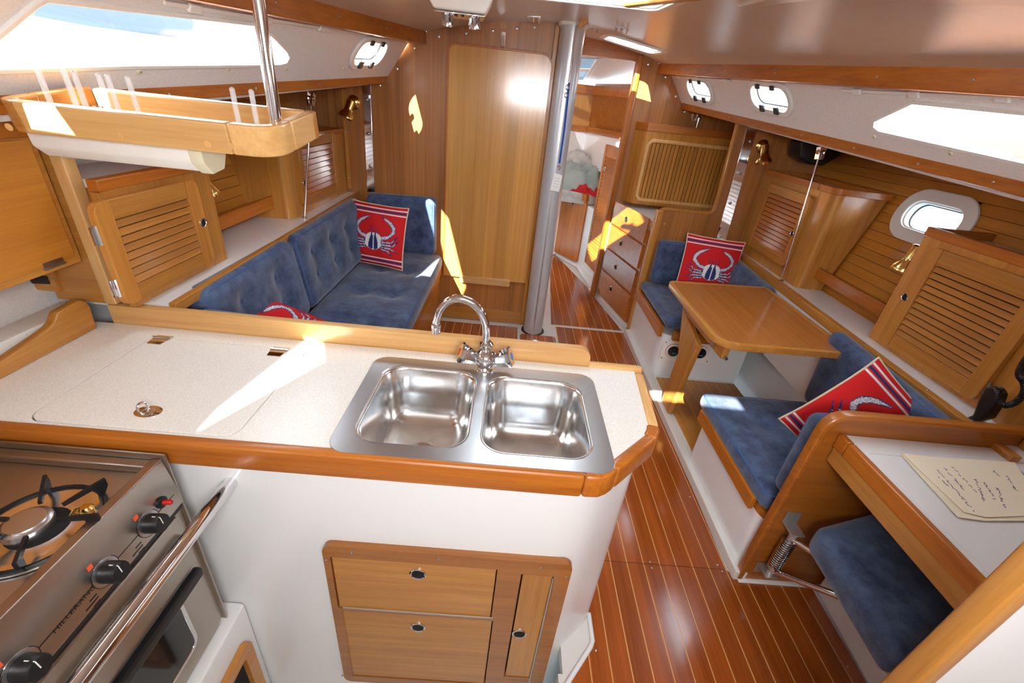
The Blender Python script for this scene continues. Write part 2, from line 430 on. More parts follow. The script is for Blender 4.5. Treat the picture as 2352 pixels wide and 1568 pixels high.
mesh('lift_ring', *join(lathe([(.022, 0), (.022, .002), (.015, .003), (.014, .001)], q, (0, 0, 1)), bar(q+V((-.012, 0, .001)), q+V((.012, 0, .001)), (0, 0, 1), .006, .003)), M['chrome'], ht, smooth=True)
screws(fl, [PZ(*p, 0) for p in ((1493, 1290), (1497, 1304), (1648, 1297), (1659, 1312), (1585, 1141), (1369, 1493), (1946, 1531), (1361, 750), (1281, 744))], (0, 0, 1), .004)
# ---- dinette footwell floor, a little raised
FP = .05
dk = thing('dinette_platform', 'raised teak footwell floor with white kerb under the dinette table', 'platform', (1.3, 2.1, 0))
mesh('kerb', *join(box((1.0, 1.06, 0), (1.05, 3.12, FP)), box((1.05, 1.702, 0), (1.60, 2.468, FP-.006))), M['linerf'], dk, bev=.006)
sole([(1.065, 1.72), (1.595, 1.72), (1.595, 2.43), (1.065, 2.43)], FP+.002, dk, 'teakY')
# ---- ceiling
H1 = (-.06, .49, 1.62, 2.09); H2 = (.53, .89, 3.36, 3.68); H3 = (.09, .46, -.40, -.325); H4 = (-1.25, -.93, -.60, .0)
ce = struct('ceiling', (XC, 1.5, 1.8))
def lines(lo, hi, n, extra):
    s = sorted(set([lo+(hi-lo)*k/n for k in range(n+1)]+list(extra))); out = []
    for v in s:
        if v in extra or all(abs(v-e) > .012 for e in extra): out.append(v)
    return out
xs = lines(-1.25, 1.8, 44, (H1[0], H1[1], H2[0], H2[1], H3[0], H3[1], H4[0], H4[1], XC)); ys = lines(YA, 3.96, 40, (H1[2], H1[3], H2[2], H2[3], H3[2], H3[3], H4[2], H4[3], BK))
vi = {}; cv = []; cf = []
def cvt(i, j):
    if (i, j) not in vi:
        Y = ys[j]; X = min(max(xs[i], XE(Y, -1)), XE(Y, 1)); vi[(i, j)] = len(cv); cv.append(V((X, Y, ZC(X, Y))))
    return vi[(i, j)]
for i in range(len(xs)-1):
    for j in range(len(ys)-1):
        xm, ym = (xs[i]+xs[i+1])/2, (ys[j]+ys[j+1])/2
        if any(h[0] < xm < h[1] and h[2] < ym < h[3] for h in (H1, H2, H3, H4)): continue
        f = [cvt(i, j), cvt(i+1, j), cvt(i+1, j+1), cvt(i, j+1)]
        if (cv[f[0]]-cv[f[1]]).length < 1e-4 and (cv[f[3]]-cv[f[2]]).length < 1e-4: continue
        cf.append(f)
mesh('headliner', cv, cf, M['vinyl'], ce, smooth=True, recalc=False)
# moulded recess edge of the companionway slide, upper right of the ceiling
def cpt(X, Y, dz=0): return V((X, Y, ZC(X, Y)-dz))
pts = [(.62, 1.66), (.66, 1.58), (.68, 1.45), (.72, 1.33), (.95, 1.05), (1.1, .75), (1.1, -.6), (.70, -.6), (.70, 1.0), (.62, 1.3)]
n = len(pts); vsq = [cpt(x, y, -.004) for x, y in pts]+[cpt(x, y, .022) for x, y in [(XC+(x-XC)*.985+.004, y-.03) for x, y in pts]]
mesh('slide_garage_moulding', vsq, [list(range(n, 2*n))]+[[i, (i+1) % n, n+(i+1) % n, n+i] for i in range(n)], M['vinyl'], ce, bev=.006)
# ---- coach sides
def coach(s, nm):
    st = struct(nm, (XL(1.5, s), 1.5, .9))
    a, b, c = V((XL(BK, s), BK, ZL(BK))), V((XL(1.2, s), 1.2, ZL(1.2))), V((XE(BK, s)+s*.104, BK, ZE(BK)-.067))
    d = (a-b).normalized()*(1 if s < 0 else -1)
    P = Pl(b, d, c-a)
    if P.n.x*s > 0: raise Exception('coach normal')
    return st, P, (a, b, c)
wp, CP, CPp = coach(-1, 'wall_port'); ws, CS, CSp = coach(1, 'wall_starboard')
# port openings
def pxloc(P, tri, pts): return [P.loc(P3(x, y, *tri)) for x, y in pts]
PW = pxloc(CP, CPp, [(590, 58), (625, 86), (655, 118), (661, 130), (655, 141), (640, 145), (300, 146), (0, 151)])
xa = CP.loc((0, 1.035, 0))[0]
PW = [p for p in PW[:-1]]+[(xa-.065, PW[-1][1]-.004), (xa-.075, PW[-1][1]+.012), (xa+.035, PW[0][1]-.012), (xa+.05, PW[0][1]-.002)]
SW = pxloc(CS, CSp, [(2100, 237), (2352, 258)]); SWl = pxloc(CS, CSp, [(2012, 278), (2010, 290), (2022, 299), (2352, 371)])
xs_ = CS.loc((0, 1.035, 0))[0]
SW = [SW[0], (xs_-.05, SW[1][1]+.0), (xs_-.035, SW[1][1]-.02), (xs_+.07, SWl[3][1]+.01), (xs_+.055, SWl[3][1]), SWl[3], SWl[2], SWl[1], SWl[0]]
def oval(P, tri, px, L=.165, h=.066): 
    c = P.loc(P3(*px, *tri)); return c, rrect(c[0]-L, c[1]-h, c[0]+L, c[1]+h, h*.93, 8)
OVP = [oval(CP, CPp, (849, 121))]
OVS = [oval(CS, CSp, (1607, 206)), oval(CS, CSp, (1769, 224))]
# added opening aft to port, unseen, cut to shape the sun on the rack
def back(px, z=.83, Y=None):
    p = PZ(px[0], px[1], z) if Y is None else PY(px[0], px[1], Y)
    nrm = CP.n; t = (CP.o-p).dot(nrm)/SUN.dot(nrm); return CP.loc(p+SUN*t)
AFT = [back(p, Y=1.0) for p in ((55, 236), (154, 242), (206, 322), (68, 303))]
def ccw(l):
    ar = sum(l[i-1][0]*l[i][1]-l[i][0]*l[i-1][1] for i in range(len(l))); return l if ar > 0 else l[::-1]
xlo, xhi = CP.loc((0, YA, 0))[0], CP.loc((0, BK+.02, 0))[0]; hv = CP.loc(CPp[2])[1]
mesh('coach_side', *slab(CP, [(xlo, -.09), (xhi, -.05), (xhi, hv+.012), (xlo, hv+.085)], .010, [ccw(PW), ccw(OVP[0][1]), ccw(AFT)], -.010), M['coach'], wp)
xlo, xhi = CS.loc((0, 3.98, 0))[0], CS.loc((0, YA, 0))[0]
mesh('coach_side', *slab(CS, [(xlo, -.05), (xhi, -.09), (xhi, hv+.085), (xlo, hv+.012)], .010, [ccw(SW), ccw(OVS[0][1]), ccw(OVS[1][1])], -.010), M['coach'], ws)
wn = [0]
def window(P, outline, big, lab, dogs=True, c=None, L=.165, h=.066):
    wn[0] += 1; t = struct('window_%d' % wn[0], P(*outline[0], 0), lab)
    o = ccw(list(outline))
    if big:
        mesh('window_frame', *sweep2d(P, o, .0, -.012, .010, -.002), M['white'], t, bev=.003)
        mesh('pane', *slab(P, [(x, y) for x, y in o], .004, (), -.009), M['pane'], t)
    else:
        mesh('port_frame', *sweep2d(P, o, .004, -.026, .014, -.001), M['white'], t, bev=.005)
        mesh('port_ring', *sweep2d(P, o, .010, .0, .014, -.022), M['white'], t, bev=.003)
        mesh('gasket', *sweep2d(P, o, .014, .006, .004, -.026), M['black'], t)
        mesh('pane', *slab(P, o, .004, (), -.028), M['pane'], t)
        for sx in (-.42, .36):
            x, y = c[0]+L*sx, c[1]-h*.98
            mesh('dog', *join(prism([P(x-.02, y-.012, .010), P(x+.02, y-.012, .010), P(x+.016, y+.026, .010), P(x-.016, y+.026, .010)], P.n*.012),), M['black'], t, bev=.003)
            y = c[1]+h*.98
            mesh('hinge', *prism([P(x-.018, y-.012, .012), P(x+.018, y-.012, .012), P(x+.016, y+.012, .012), P(x-.016, y+.012, .012)], P.n*.01), M['black'], t, bev=.003)
    return t
window(CP, PW, True, 'long trapezoid cabin window in the white port coach side')
window(CP, OVP[0][1], False, 'oval opening portlight beside the bulkhead on the port side', c=OVP[0][0])
window(CP, AFT, True, 'added four-cornered opening aft on the port side that lets sun onto the rack')
window(CS, OVS[0][1], False, 'oval opening portlight nearest the starboard forward partition', c=OVS[0][0])
window(CS, OVS[1][1], False, 'oval opening portlight in the middle of the starboard coach side', c=OVS[1][0])
window(CS, SW, True, 'long trapezoid cabin window in the starboard coach side')
# cup-washer screws and curtain tracks on the coach sides
def buttons(P, tri, st, pts, r):
    for x, y in pts:
        p = P(*P.loc(P3(x, y, *tri)), 0)
        b = mesh('button', *lathe([(r, 0), (r, .002), (r*.8, .004), (r*.35, .0045), (.0, .003)], p, P.n, 14), M['cream'], st, smooth=True)
        mesh('screw', *lathe([(r*.3, 0), (r*.3, .0012), (0, .0016)], p+P.n*.0042, P.n, 8), M['steel'], b)
buttons(CP, CPp, wp, [(320, 163), (524, 158), (657, 158), (788, 157), (861, 158)], .0095)
buttons(CS, CSp, ws, [(2184, 352), (2009, 314), (1824, 273), (1737, 255), (1652, 236), (1588, 226)], .0095)
for P, tri, st, ends in ((CP, CPp, wp, ((372, 2), (753, 64))), (CS, CSp, ws, ((1937, 206), (2352, 224))), (CS, CSp, ws, ((1545, 174), (1680, 184)))):
    a, b = (P(*P.loc(P3(x, y, *tri)), .001) for x, y in ends)
    mesh('curtain_track', *bar(a, b, P.n, .012, .008), M['white'], st, bev=.002)
    for k in (.12, .5, .93):
        c = a.lerp(b, k); d = (b-a).normalized()
        mesh('track_clip', *bar(c-d*.022, c+d*.022, P.n, .024, .013), M['white'], st, bev=.004)
# ---- longitudinal wooden beams
def beam(idx, s, X, Z, h, y0, y1, t, scr):
    tr = struct('trim_%d' % idx, (X(1.5, s), 1.5, Z(1.5)))
    a, b = V((X(y0, s), y0, Z(y0))), V((X(y1, s), y1, Z(y1)))
    pr = [a, a+V((s*t, 0, 0)), a+V((s*t, 0, -h)), a+V((0, 0, -h))]
    mesh('beam', *prism(pr, b-a), M['trimY'], tr, bev=.004)
    nrm = V((-s, 0, 0)); screws(tr, [V((X(y, s), y, Z(y)-h*.5)) for y in scr], nrm, .005)
    return tr
beam(1, -1, XE, lambda Y: ZE(Y)+.004, .071, YA, BK-.002, .115, (1.7, 2.1, 2.55, 3.05))
beam(2, -1, XL, ZL, .038, YA, BK-.002, .030, (1.5, 1.9, 2.35, 2.75, 3.07))
beam(3, 1, XE, lambda Y: ZE(Y)+.004, .071, YA, FW-.002, .115, (1.55, 1.9, 2.5, 2.95, 3.5))
beam(4, 1, XL, ZL, .042, YA, FW-.002, .030, (1.55, 1.83, 2.15, 2.5, 3.2, 3.7))
# ---- side decks above the lockers and hull sides
for s, st, out in ((-1, wp, .75), (1, ws, .85)):
    v = []
    for y in (YA, FW): v += [(XL(y, s), y, ZL(y)-.012), (XL(y, s)+s*out, y, ZL(y)-.012)]
    mesh('side_deck', *prism([v[0], v[1], v[3], v[2]], (0, 0, .03)), M['trimY'], st)
def HX(s, z): return (-1.359-.204*(z-.938)) if s < 0 else (1.883+.235*(z-.831))
# hull shells with the starboard hull port cut out
def hullpl(s): return Pl((HX(s, .8), 0, .8), (0, -s, 0), (HX(s, 1.8)-HX(s, .8), 0, 1.0))
HS = hullpl(1); HP = hullpl(-1)
hc = HS.loc(onp(2140, 503, HS.o, HS.n)); hL, hh = .155, .072
hole = rrect(hc[0]-hL, hc[1]-hh, hc[0]+hL, hc[1]+hh, hh*.93, 8)
x0, x1 = HS.loc((0, 4.0, 0))[0], HS.loc((0, YA, 0))[0]
mesh('hull_shell', *slab(HS, [(x0, -1.3), (x1, -1.3), (x1, .52), (x0, .88)], .02, [ccw(hole)], -.045), M['coach'], ws)
x0, x1 = HP.loc((0, YA, 0))[0], HP.loc((0, 3.2, 0))[0]
mesh('hull_shell', *slab(HP, [(x0, -1.3), (x1, -1.3), (x1, .82), (x0, .52)], .02, (), -.045), M['coach'], wp)
PH = .0475
def planking(P, st, ya, yb, za, zb, hb=None):
    xa_, xb_ = sorted((P.loc((0, ya, 0))[0], P.loc((0, yb, 0))[0])); k = 0; y = za
    while y < zb:
        spans = [(xa_, xb_)]
        if hb and y < hb[3] and y+PH > hb[2]: spans = [(xa_, hb[0]), (hb[1], xb_)]
        for (p, q_) in spans:
            mesh('plank', *slab(P, [(p, y+.0004), (q_, y+.0004), (q_, y+PH-.0008), (p, y+PH-.0008)], .010, (), -.012), M['hull'], st, bev=.0016, seg=1)
        y += PH
planking(HS, ws, .0, BK, HS.loc((HX(1, .72), 0, .72))[1], .80, (hc[0]-hL, hc[0]+hL, hc[1]-hh, hc[1]+hh))
planking(HP, wp, 1.70, BK, HP.loc((HX(-1, .86), 0, .86))[1], .66)
mesh('backing', *slab(HS, [HS.loc((0, BK, 0))[:1]+(-.1,), (HS.loc((0, 0, 0))[0], -.1), (HS.loc((0, 0, 0))[0], .80), (HS.loc((0, BK, 0))[0], .80)], .006, [ccw(hole)], -.022), M['caulkshade'], ws)
mesh('backing', *slab(HP, [(1.70, 0), (BK, 0), (BK, .66), (1.70, .66)], .006, (), -.022), M['caulkshade'], wp)
wn[0] += 1
hw_ = struct('window_%d' % wn[0], HS(*hc), 'white framed portlight in the planked starboard hull side')
ho = ccw(hole)
mesh('port_frame', *sweep2d(HS, ho, .006, -.052, .016, -.003), M['white'], hw_, bev=.006)
mesh('port_tunnel', *sweep2d(HS, ho, .012, .0, .05, -.05), M['white'], hw_, bev=.003)
mesh('gasket', *sweep2d(HS, ho, .016, .010, .006, -.036), M['black'], hw_)
mesh('pane', *slab(HS, ho, .004, (), -.040), M['pane'], hw_)
# ---- main bulkhead, port
wf = struct('wall_forward', (-.4, BK, 0))
BP = Pl((0, BK+.022, 0), (1, 0, 0), (0, 0, 1))
top = [(x, ZC(x, BK)+.005) for x in [.197-.1*k for k in range(0, 8)]]+[(XE(BK, -1), ZE(BK)), (XE(BK, -1)-.125, ZE(BK)-.06), (XL(BK, -1)-.02, ZL(BK)), (-1.6, ZL(BK)-.01)]
mesh('bulkhead_panel', *slab(BP, [(-1.6, -.05), (.197, -.05)]+top, .022), M['veneer'], wf)
mesh('base_board', *box((-.46, BK-.014, 0), (.175, BK, .10)), M['teakX'], wf, bev=.003)
mesh('end_post', *box((.165, BK-.020, 0), (.197, BK, ZC(.18, BK))), M['teakZ'], wf, bev=.004)
mesh('mast_channel', *box((.197, BK-.01, 0), (.225, BK+.03, 1.96)), M['black'], wf)
pts = [(1228+0, 62), (1188, 65), (1132, 70), (1071, 76), (1008, 84), (951, 110), (912, 158), (872, 196)]
screws(wf, [PY(*p, BK) for p in pts], (0, -1, 0), .008)
mesh('corner_batten', *prism([PY(784, 205, BK-.012), PY(792, 205, BK-.012), PY(807, 433, BK-.012), PY(799, 433, BK-.012)], (0, .011, 0)), M['teakZ'], wf)
screws(wf, [PY(*p, BK-.012) for p in ((787, 200), (793, 302), (801, 408))], (0, -1, 0), .006)
# ---- forward partition and half-height bulkhead, starboard
wm = struct('wall_starboard_forward', (1.4, FW, 0))
FPn = Pl((0, FW+.022, 0), (1, 0, 0), (0, 0, 1))
xq = [.866+(.98*XE(FW, 1)-.866)*k/6 for k in range(7)]
mesh('partition_panel', *slab(FPn, [(2.1, -.05), (2.1, ZL(FW)-.005), (XL(FW, 1)+.02, ZL(FW)), (XE(FW, 1)+.125, ZE(FW)-.06), (XE(FW, 1)+.01, ZE(FW)+.01)]+[(x, ZC(x, FW)+.004) for x in xq[::-1]]+[(.866, -.05)], .022), M['veneer'], wm)
mesh('door_post', *prism([(.845, FW-.055, 0), (.885, FW-.055, 0), (.885, FW+.02, 0), (.845, FW+.02, 0)], (0, 0, 1.945)), M['trimZ'], wm, bev=.008)
mesh('door_stop', *box((.857, FW+.02, 0), (.872, FW+.05, 1.94)), M['trimZ'], wm, bev=.003)
screws(wm, [PY(*p, FW) for p in ((1490, 148), (1530, 177), (1553, 222), (1574, 257))], (0, -1, 0), .010)
hb_ = struct('wall_starboard_half', (1.5, BK, 0))
HB = Pl((0, BK+.022, 0), (1, 0, 0), (0, 0, 1))
hbp = fillet([(1.047, 0), (2.0, 0), (2.0, ZL(BK)-.01), (1.405, ZL(BK)-.01), (1.43, 1.0), (1.047, 1.0)], [0, 0, 0, 0, .05, .06])
mesh('bulkhead_panel', *slab(HB, hbp, .022), M['veneer'], hb_)
edge = hbp[3:]+hbp[:1]
mesh('edge_moulding', *sweep2d(HB, edge, -.006, .012, .034, -.006, closed=False), M['teakZ'], hb_, bev=.003)
mesh('corner_post', *box((1.03, BK-.012, 0), (1.075, BK+.03, .985)), M['teakZ'], hb_, bev=.006)
screws(hb_, [PY(*p, BK) for p in ((1459, 627), (1527, 514))], (0, -1, 0), .006)
# ---- aft wall (behind the photographer), built closed to keep the sun out
wa = struct('wall_aft', (XC, YA, 0))
WA = Pl((0, YA, 0), (-1, 0, 0), (0, 0, 1))
mesh('aft_panel', *slab(WA, [(-2.3, -.4), (1.7, -.4), (1.7, 1.75), (-2.3, 1.75)], .02, (), -.02), M['liner'], wa)
# ---- deck hatches
def hatch(h, lab, nX=1):
    wn[0] += 1; x0, x1, y0, y1 = h; t = struct('window_%d' % wn[0], ((x0+x1)/2, (y0+y1)/2, ZC((x0+x1)/2, (y0+y1)/2)), lab)
    zc = [ZC(x, y) for x in (x0, x1) for y in (y0, y1)]
    o = V((x0, y0, zc[0])); P = Pl(o, V((x1, y0, zc[2]))-o, V((x0, y1, zc[1]))-o)
    w_, d_ = P.loc((x1, y0, zc[2]))[0], P.loc((x0, y1, zc[1]))[1]
    rr = ccw(rrect(0, 0, w_, d_, .05))
    mesh('hatch_trim', *sweep2d(P, rr, .004, -.03, .012, -.008), M['white'], t, bev=.004)
    mesh('hatch_coaming', *sweep2d(P, rr, .012, -.004, .075, .0), M['white'], t)
    mesh('hatch_frame', *sweep2d(P, rr, .045, .010, .016, .05), M['white'], t, bev=.004)
    mesh('pane', *slab(P, rr, .006, (), .070), M['pane'], t)
    for k in (.3, .7): mesh('latch', *prism([P(w_*k-.02, d_-.05, .03), P(w_*k+.02, d_-.05, .03), P(w_*k+.02, d_-.02, .03), P(w_*k-.02, d_-.02, .03)], P.n*.02), M['white'], t, bev=.004)
    return t, P, w_, d_
t1 = hatch(H1, 'square deck hatch with white frame in the cabin ceiling')
t2 = hatch(H2, 'small deck hatch in the ceiling of the passage forward')
wn[0] += 1; w3 = struct('window_%d' % wn[0], (H3[0], H3[2], ZC(H3[0], H3[2])), 'added narrow ceiling slot aft that lets in the footwell sun strip')  # added slot, unseen, sized to throw sun into the dinette footwell
zc3 = ZC(H3[0], H3[2])+.01; D3 = Pl((0, 0, zc3), (1, 0, 0), (0, 1, 0))
mesh('pane', *slab(D3, [(H3[0]-.01, H3[2]-.01), (H3[1]+.01, H3[2]-.01), (H3[1]+.01, H3[3]+.01), (H3[0]-.01, H3[3]+.01)], .004), M['pane'], w3)
# added plate over the galley, unseen, its hole shaped to throw the worktop streak
zc4 = ZC(-.93, -.3)+.003; D4 = Pl((0, 0, zc4), (1, 0, 0), (0, 1, 0))
def back4(px, z=.83, Y=None):
    p = PZ(px[0], px[1], z) if Y is None else PY(px[0], px[1], Y)
    return tuple((p+SUN*((zc4-p.z)/SUN.z)).to_2d())
L4 = [back4((452, 992)), back4((742, 832)), back4((742, 790), Y=1.19), back4((612, 738), Y=1.19)]
wn[0] += 1; w4 = struct('window_%d' % wn[0], (-.9, -.2, zc4), 'added plate over the galley aft with a hole shaped for the worktop sun streak')
x4 = [p[0] for p in L4]; y4 = [p[1] for p in L4]; print('L4', L4)
mesh('plate', *slab(D4, [(H4[0]-.05, H4[2]-.3), (H4[1]+.05, H4[2]-.3), (H4[1]+.05, H4[3]+.2), (H4[0]-.05, H4[3]+.2)], .006, [ccw(L4)]), M['white'], w4)
mesh('pane', *slab(D4, ccw(L4), .004, (), .001), M['pane'], w4)
# wooden grab rail crossing the corner of the main hatch
gr = thing('overhead_grab_rail', 'wooden ceiling grab rail ending beside the main deck hatch', 'grab rail', PZ(1470, 12, 1.86))
a = PZ(1437, 18, 1.875); b = a+V((.46, -.95, -.045))
mesh('rail', *bar(a, b, (0, 0, 1), .034, .026), M['teakY'], gr, bev=.008)
for k in (.12, .85): 
    c = a.lerp(b, k); mesh('standoff', *box((c.x-.015, c.y-.04, c.z+.02), (c.x+.015, c.y+.04, ZC(c.x, c.y)+.002)), M['teakY'], gr, bev=.004)
# ================================================================== galley
ZW = .83                                       # worktop height
gi = thing('galley_island', 'white moulded galley island with wooden drawer front facing the companionway', 'cabinet', (-.2, .95, -.37))
FY = .748
plan = fillet([(-1.26, FY), (.262, FY), (.412, .880), (.425, 1.19), (-1.26, 1.20)], [0, .07, .05, .03, 0])
mesh('body', *sweep2d(Pl((0, 0, -.37), (1, 0, 0), (0, 1, 0)), ccw(plan), 0, .018, .37+.767), M['liner'], gi, smooth=True, flat_angle=math.radians(28))
fl_ = [(.405, .800), (.418, .80), (.405, .775), (.34, .69), (.32, .665), (.31, .675)]
mesh('toe_flange', *tube([(.409, .89, 0), (.409, .80, 0), (.400, .782, 0), (.318, .682, 0), (.305, .665, 0), (.303, .60, 0)], .008, 10), M['liner'], gi, smooth=True)
IP = Pl((0, FY, 0), (1, 0, 0), (0, 0, 1))
def il(px): return IP.loc(PY(*px, FY-.012))
fo = [il(p) for p in ((744, 1246), (1308, 1291), (1252, 1568), (790, 1557))]
x0, x1 = (fo[0][0]+fo[3][0])/2, (fo[1][0]+fo[2][0])/2; z1 = (fo[0][1]+fo[1][1])/2; z0 = fo[3][1]
ff = mesh('face_frame', *slab(IP, rrect(x0, z0, x1, z1, .026), .020, [ccw(rrect(*il((779, 1390)), *il((1143, 1302)), .0)), ccw(rrect(il((791, 1408))[0], il((800, 1545))[1], il((1133, 1420))[0], il((1133, 1420))[1], 0)), ccw(rrect(il((1158, 1540))[0], il((1160, 1548))[1], il((1272, 1318))[0], il((1272, 1318))[1], 0))]), M['teakdX'], gi, bev=.004)
screws(ff, [IP(x, z, .020) for x, z in [il(p) for p in ((751, 1279), (809, 1263), (1007, 1277), (1243, 1297), (1301, 1319), (789, 1544))]], (0, -1, 0), .0045)
def finger_pull(P, x, y, z, par, r=.017, squash=.78):
    k = mesh('finger_pull', *lathe([(r, 0), (r, .003), (r*.86, .005), (r*.74, .003), (r*.72, .0005)], P(x, y, z), P.n, 20), M['chrome'], par, smooth=True)
    mesh('pull_cup', *lathe([(r*.70, 0), (r*.70, .0016), (r*.4, .0022)], P(x, y, z), P.n, 16), M['dark'], k, smooth=True)
    return k
def front(name, a, b, pull, t=.013, mat='teakX', zz=.004):
    (xa_, ya_), (xb_, yb_) = il(a), il(b); g = .003
    o = mesh(name, *slab(IP, [(min(xa_, xb_)+g, min(ya_, yb_)+g), (max(xa_, xb_)-g, min(ya_, yb_)+g), (max(xa_, xb_)-g, max(ya_, yb_)-g), (min(xa_, xb_)+g, max(ya_, yb_)-g)], t, (), zz), M[mat], gi, bev=.002)
    finger_pull(IP, *il(pull), zz+t, o, .023); return o
d1 = front('tip_out_drawer', (779, 1390), (1143, 1302), (961, 1313)); d2 = front('drawer', (791, 1545), (1133, 1420), (961, 1435)); d3 = front('door', (1158, 1548), (1272, 1318), (1193, 1450), mat='teakZ')
a, b = il((790, 1388)), il((1133, 1404))
mesh('piano_hinge', *tube([IP(a[0], a[1], .020), IP(b[0], a[1], .020)], .0035, 8), M['chrome'], d1)
a, b = il((1272, 1320)), il((1220, 1562))
mesh('piano_hinge', *tube([IP(a[0]-.001, a[1], .020), IP(a[0]-.001, b[1], .020)], .0035, 8), M['steel'], d3)
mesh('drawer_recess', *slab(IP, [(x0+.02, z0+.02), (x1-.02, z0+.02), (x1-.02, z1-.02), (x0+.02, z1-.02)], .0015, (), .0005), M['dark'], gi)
# worktop ---------------------------------------------------------
wt = thing('galley_worktop', 'cream speckled galley worktop with wooden fiddles and icebox lid', 'worktop', (-.4, .95, ZW-.05))
WP = Pl((0, 0, ZW), (1, 0, 0), (0, 1, 0))
lid = [PZ(*p, ZW) for p in ((66, 962), (322, 766), (690, 815), (540, 1007))]
lx0, lx1, ly0, ly1 = -1.03, -.572, .747, 1.133
ledge_x = -1.205
sk = (-.362, .722, .300, 1.136)
lido = rrect(lx0, ly0, lx1, ly1, .035)
lidh = rrect(lx0-.003, ly0-.003, lx1+.003, ly1+.003, .037)
sinkh = rrect(sk[0]+.025, sk[1]+.02, sk[2]-.025, sk[3]-.025, .05)
tpl = [(-1.33, .722), (.272, .722), (.428, .872), (.447, 1.19), (-1.33, 1.195)]
mesh('worktop_slab', *slab(WP, tpl, .03, [ccw(lidh), ccw(sinkh)], -.03), M['corian'], wt)
il_ = mesh('icebox_lid', *slab(WP, lido, .024, (), -.023), M['corian'], wt, bev=.002)
mesh('lid_seat', *slab(WP, lidh, .004, (), -.034), M['seal'], wt)
for px in ((371, 778), (640, 805)):
    c = PZ(*px, ZW+.001)
    h_ = mesh('hinge', *join(prism([c+V(p) for p in ((-.022, -.002, 0), (.026, -.002, 0), (.020, -.034, 0), (-.018, -.034, 0))], (0, 0, .0025)), tube([c+V((-.024, .002, .003)), c+V((.028, .002, .003))], .0045, 8), prism([c+V(p) for p in ((-.022, .006, 0), (.026, .006, 0), (.026, .016, 0), (-.022, .016, 0))], (0, 0, .0025))), M['chrome'], il_)
c = PZ(341, 946, ZW+.001)
rp = mesh('ring_pull', *lathe([(.030, 0), (.030, .002), (.016, .003), (.013, .0005)], c, (0, 0, 1), 24), M['chrome'], il_, smooth=True)
for i_, v in enumerate(rp.data.vertices): v.co = V((v.co.x, (v.co.y-(c.y-WL[rp].y))*.72+(c.y-WL[rp].y), v.co.z))
mesh('ring', *tube(arc(c+V((-.008, -.002, .012)), .013, 0, 360, 20, (1, 0, 0), (0, .35, .94))[:-1], .0026, 8, closed=True), M['chrome'], il_, smooth=True)
# wooden trims
TZ0, TZ1 = .768, .835
def trim_piece(nm, a, b, w_=.030, mat='trimX', z0=TZ0, z1=TZ1, inn=None):
    a, b = V(a), V(b); d = (b-a).normalized(); nr = V((-d.y, d.x))*w_
    mesh(nm, *prism([V((p.x, p.y, z0)) for p in (a, b, b+nr, a+nr)], (0, 0, z1-z0)), M[mat], wt, bev=.009, seg=3)
trim_piece('front_trim', (-1.32, .708), (.224, .708))
cpath = [(.224, .708), (.262, .710), (.284, .722), (.306, .742)]
mesh('corner_block', *sweep2d(Pl((0, 0, TZ0), (1, 0, 0), (0, 1, 0)), cpath, 0, .034, TZ1-TZ0, 0, closed=False), M['trimY'], wt, bev=.009, seg=3)
trim_piece('chamfer_trim', (.306, .742), (.428, .862), mat='trimX')
cpath = [(.428, .862), (.438, .880), (.446, .897), (.450, .915)]
mesh('corner_block', *sweep2d(Pl((0, 0, TZ0), (1, 0, 0), (0, 1, 0)), cpath, 0, .034, TZ1-TZ0, 0, closed=False), M['trimX'], wt, bev=.008, seg=3)
trim_piece('side_trim', (.450, .915), (.474, 1.175), w_=.030, mat='lightY')
trim_piece('low_back_trim', (.474, 1.19), (.295, 1.19), w_=-.026, mat='lightX', z0=TZ0, z1=.842)
fz0, fz1 = ZW, .891
bf = Pl((0, 1.222, 0), (1, 0, 0), (0, 0, 1))
mesh('back_fiddle', *slab(bf, rrect(-1.195, TZ0, .300, fz1, 0, 6, (.035, 0, 0, 0)), .026), M['lightX'], wt, bev=.006, seg=3)
# outboard ledge, its cove and the curved side fiddle
mesh('outboard_ledge', *prism([(-1.250, .0, ZW+.001), (-1.250, 1.195, ZW+.001), (-1.33, 1.195, ZW+.001), (-1.33, .0, ZW+.001)], (0, 0, .062)), M['corian'], wt, bev=.012, seg=3)
prof = [PX(*p, -1.215) for p in ((0, 886), (218, 746), (205, 703), (196, 692), (178, 688), (128, 717), (121, 738), (110, 752), (85, 770), (0, 828))]
P_ = Pl((-1.235, 0, 0), (0, 1, 0), (0, 0, 1))
loc_ = [P_.loc(p) for p in prof]
loc_[0] = (loc_[0][0], ZW); loc_[1] = (loc_[1][0], ZW)
loc_ = [(loc_[0][0]-.7, ZW)]+loc_[1:-1]+[loc_[-1], (loc_[-1][0]-.68, loc_[-1][1])]
mesh('side_fiddle', *slab(P_, ccw(loc_), .024), M['teakY'], wt, bev=.005, seg=2)
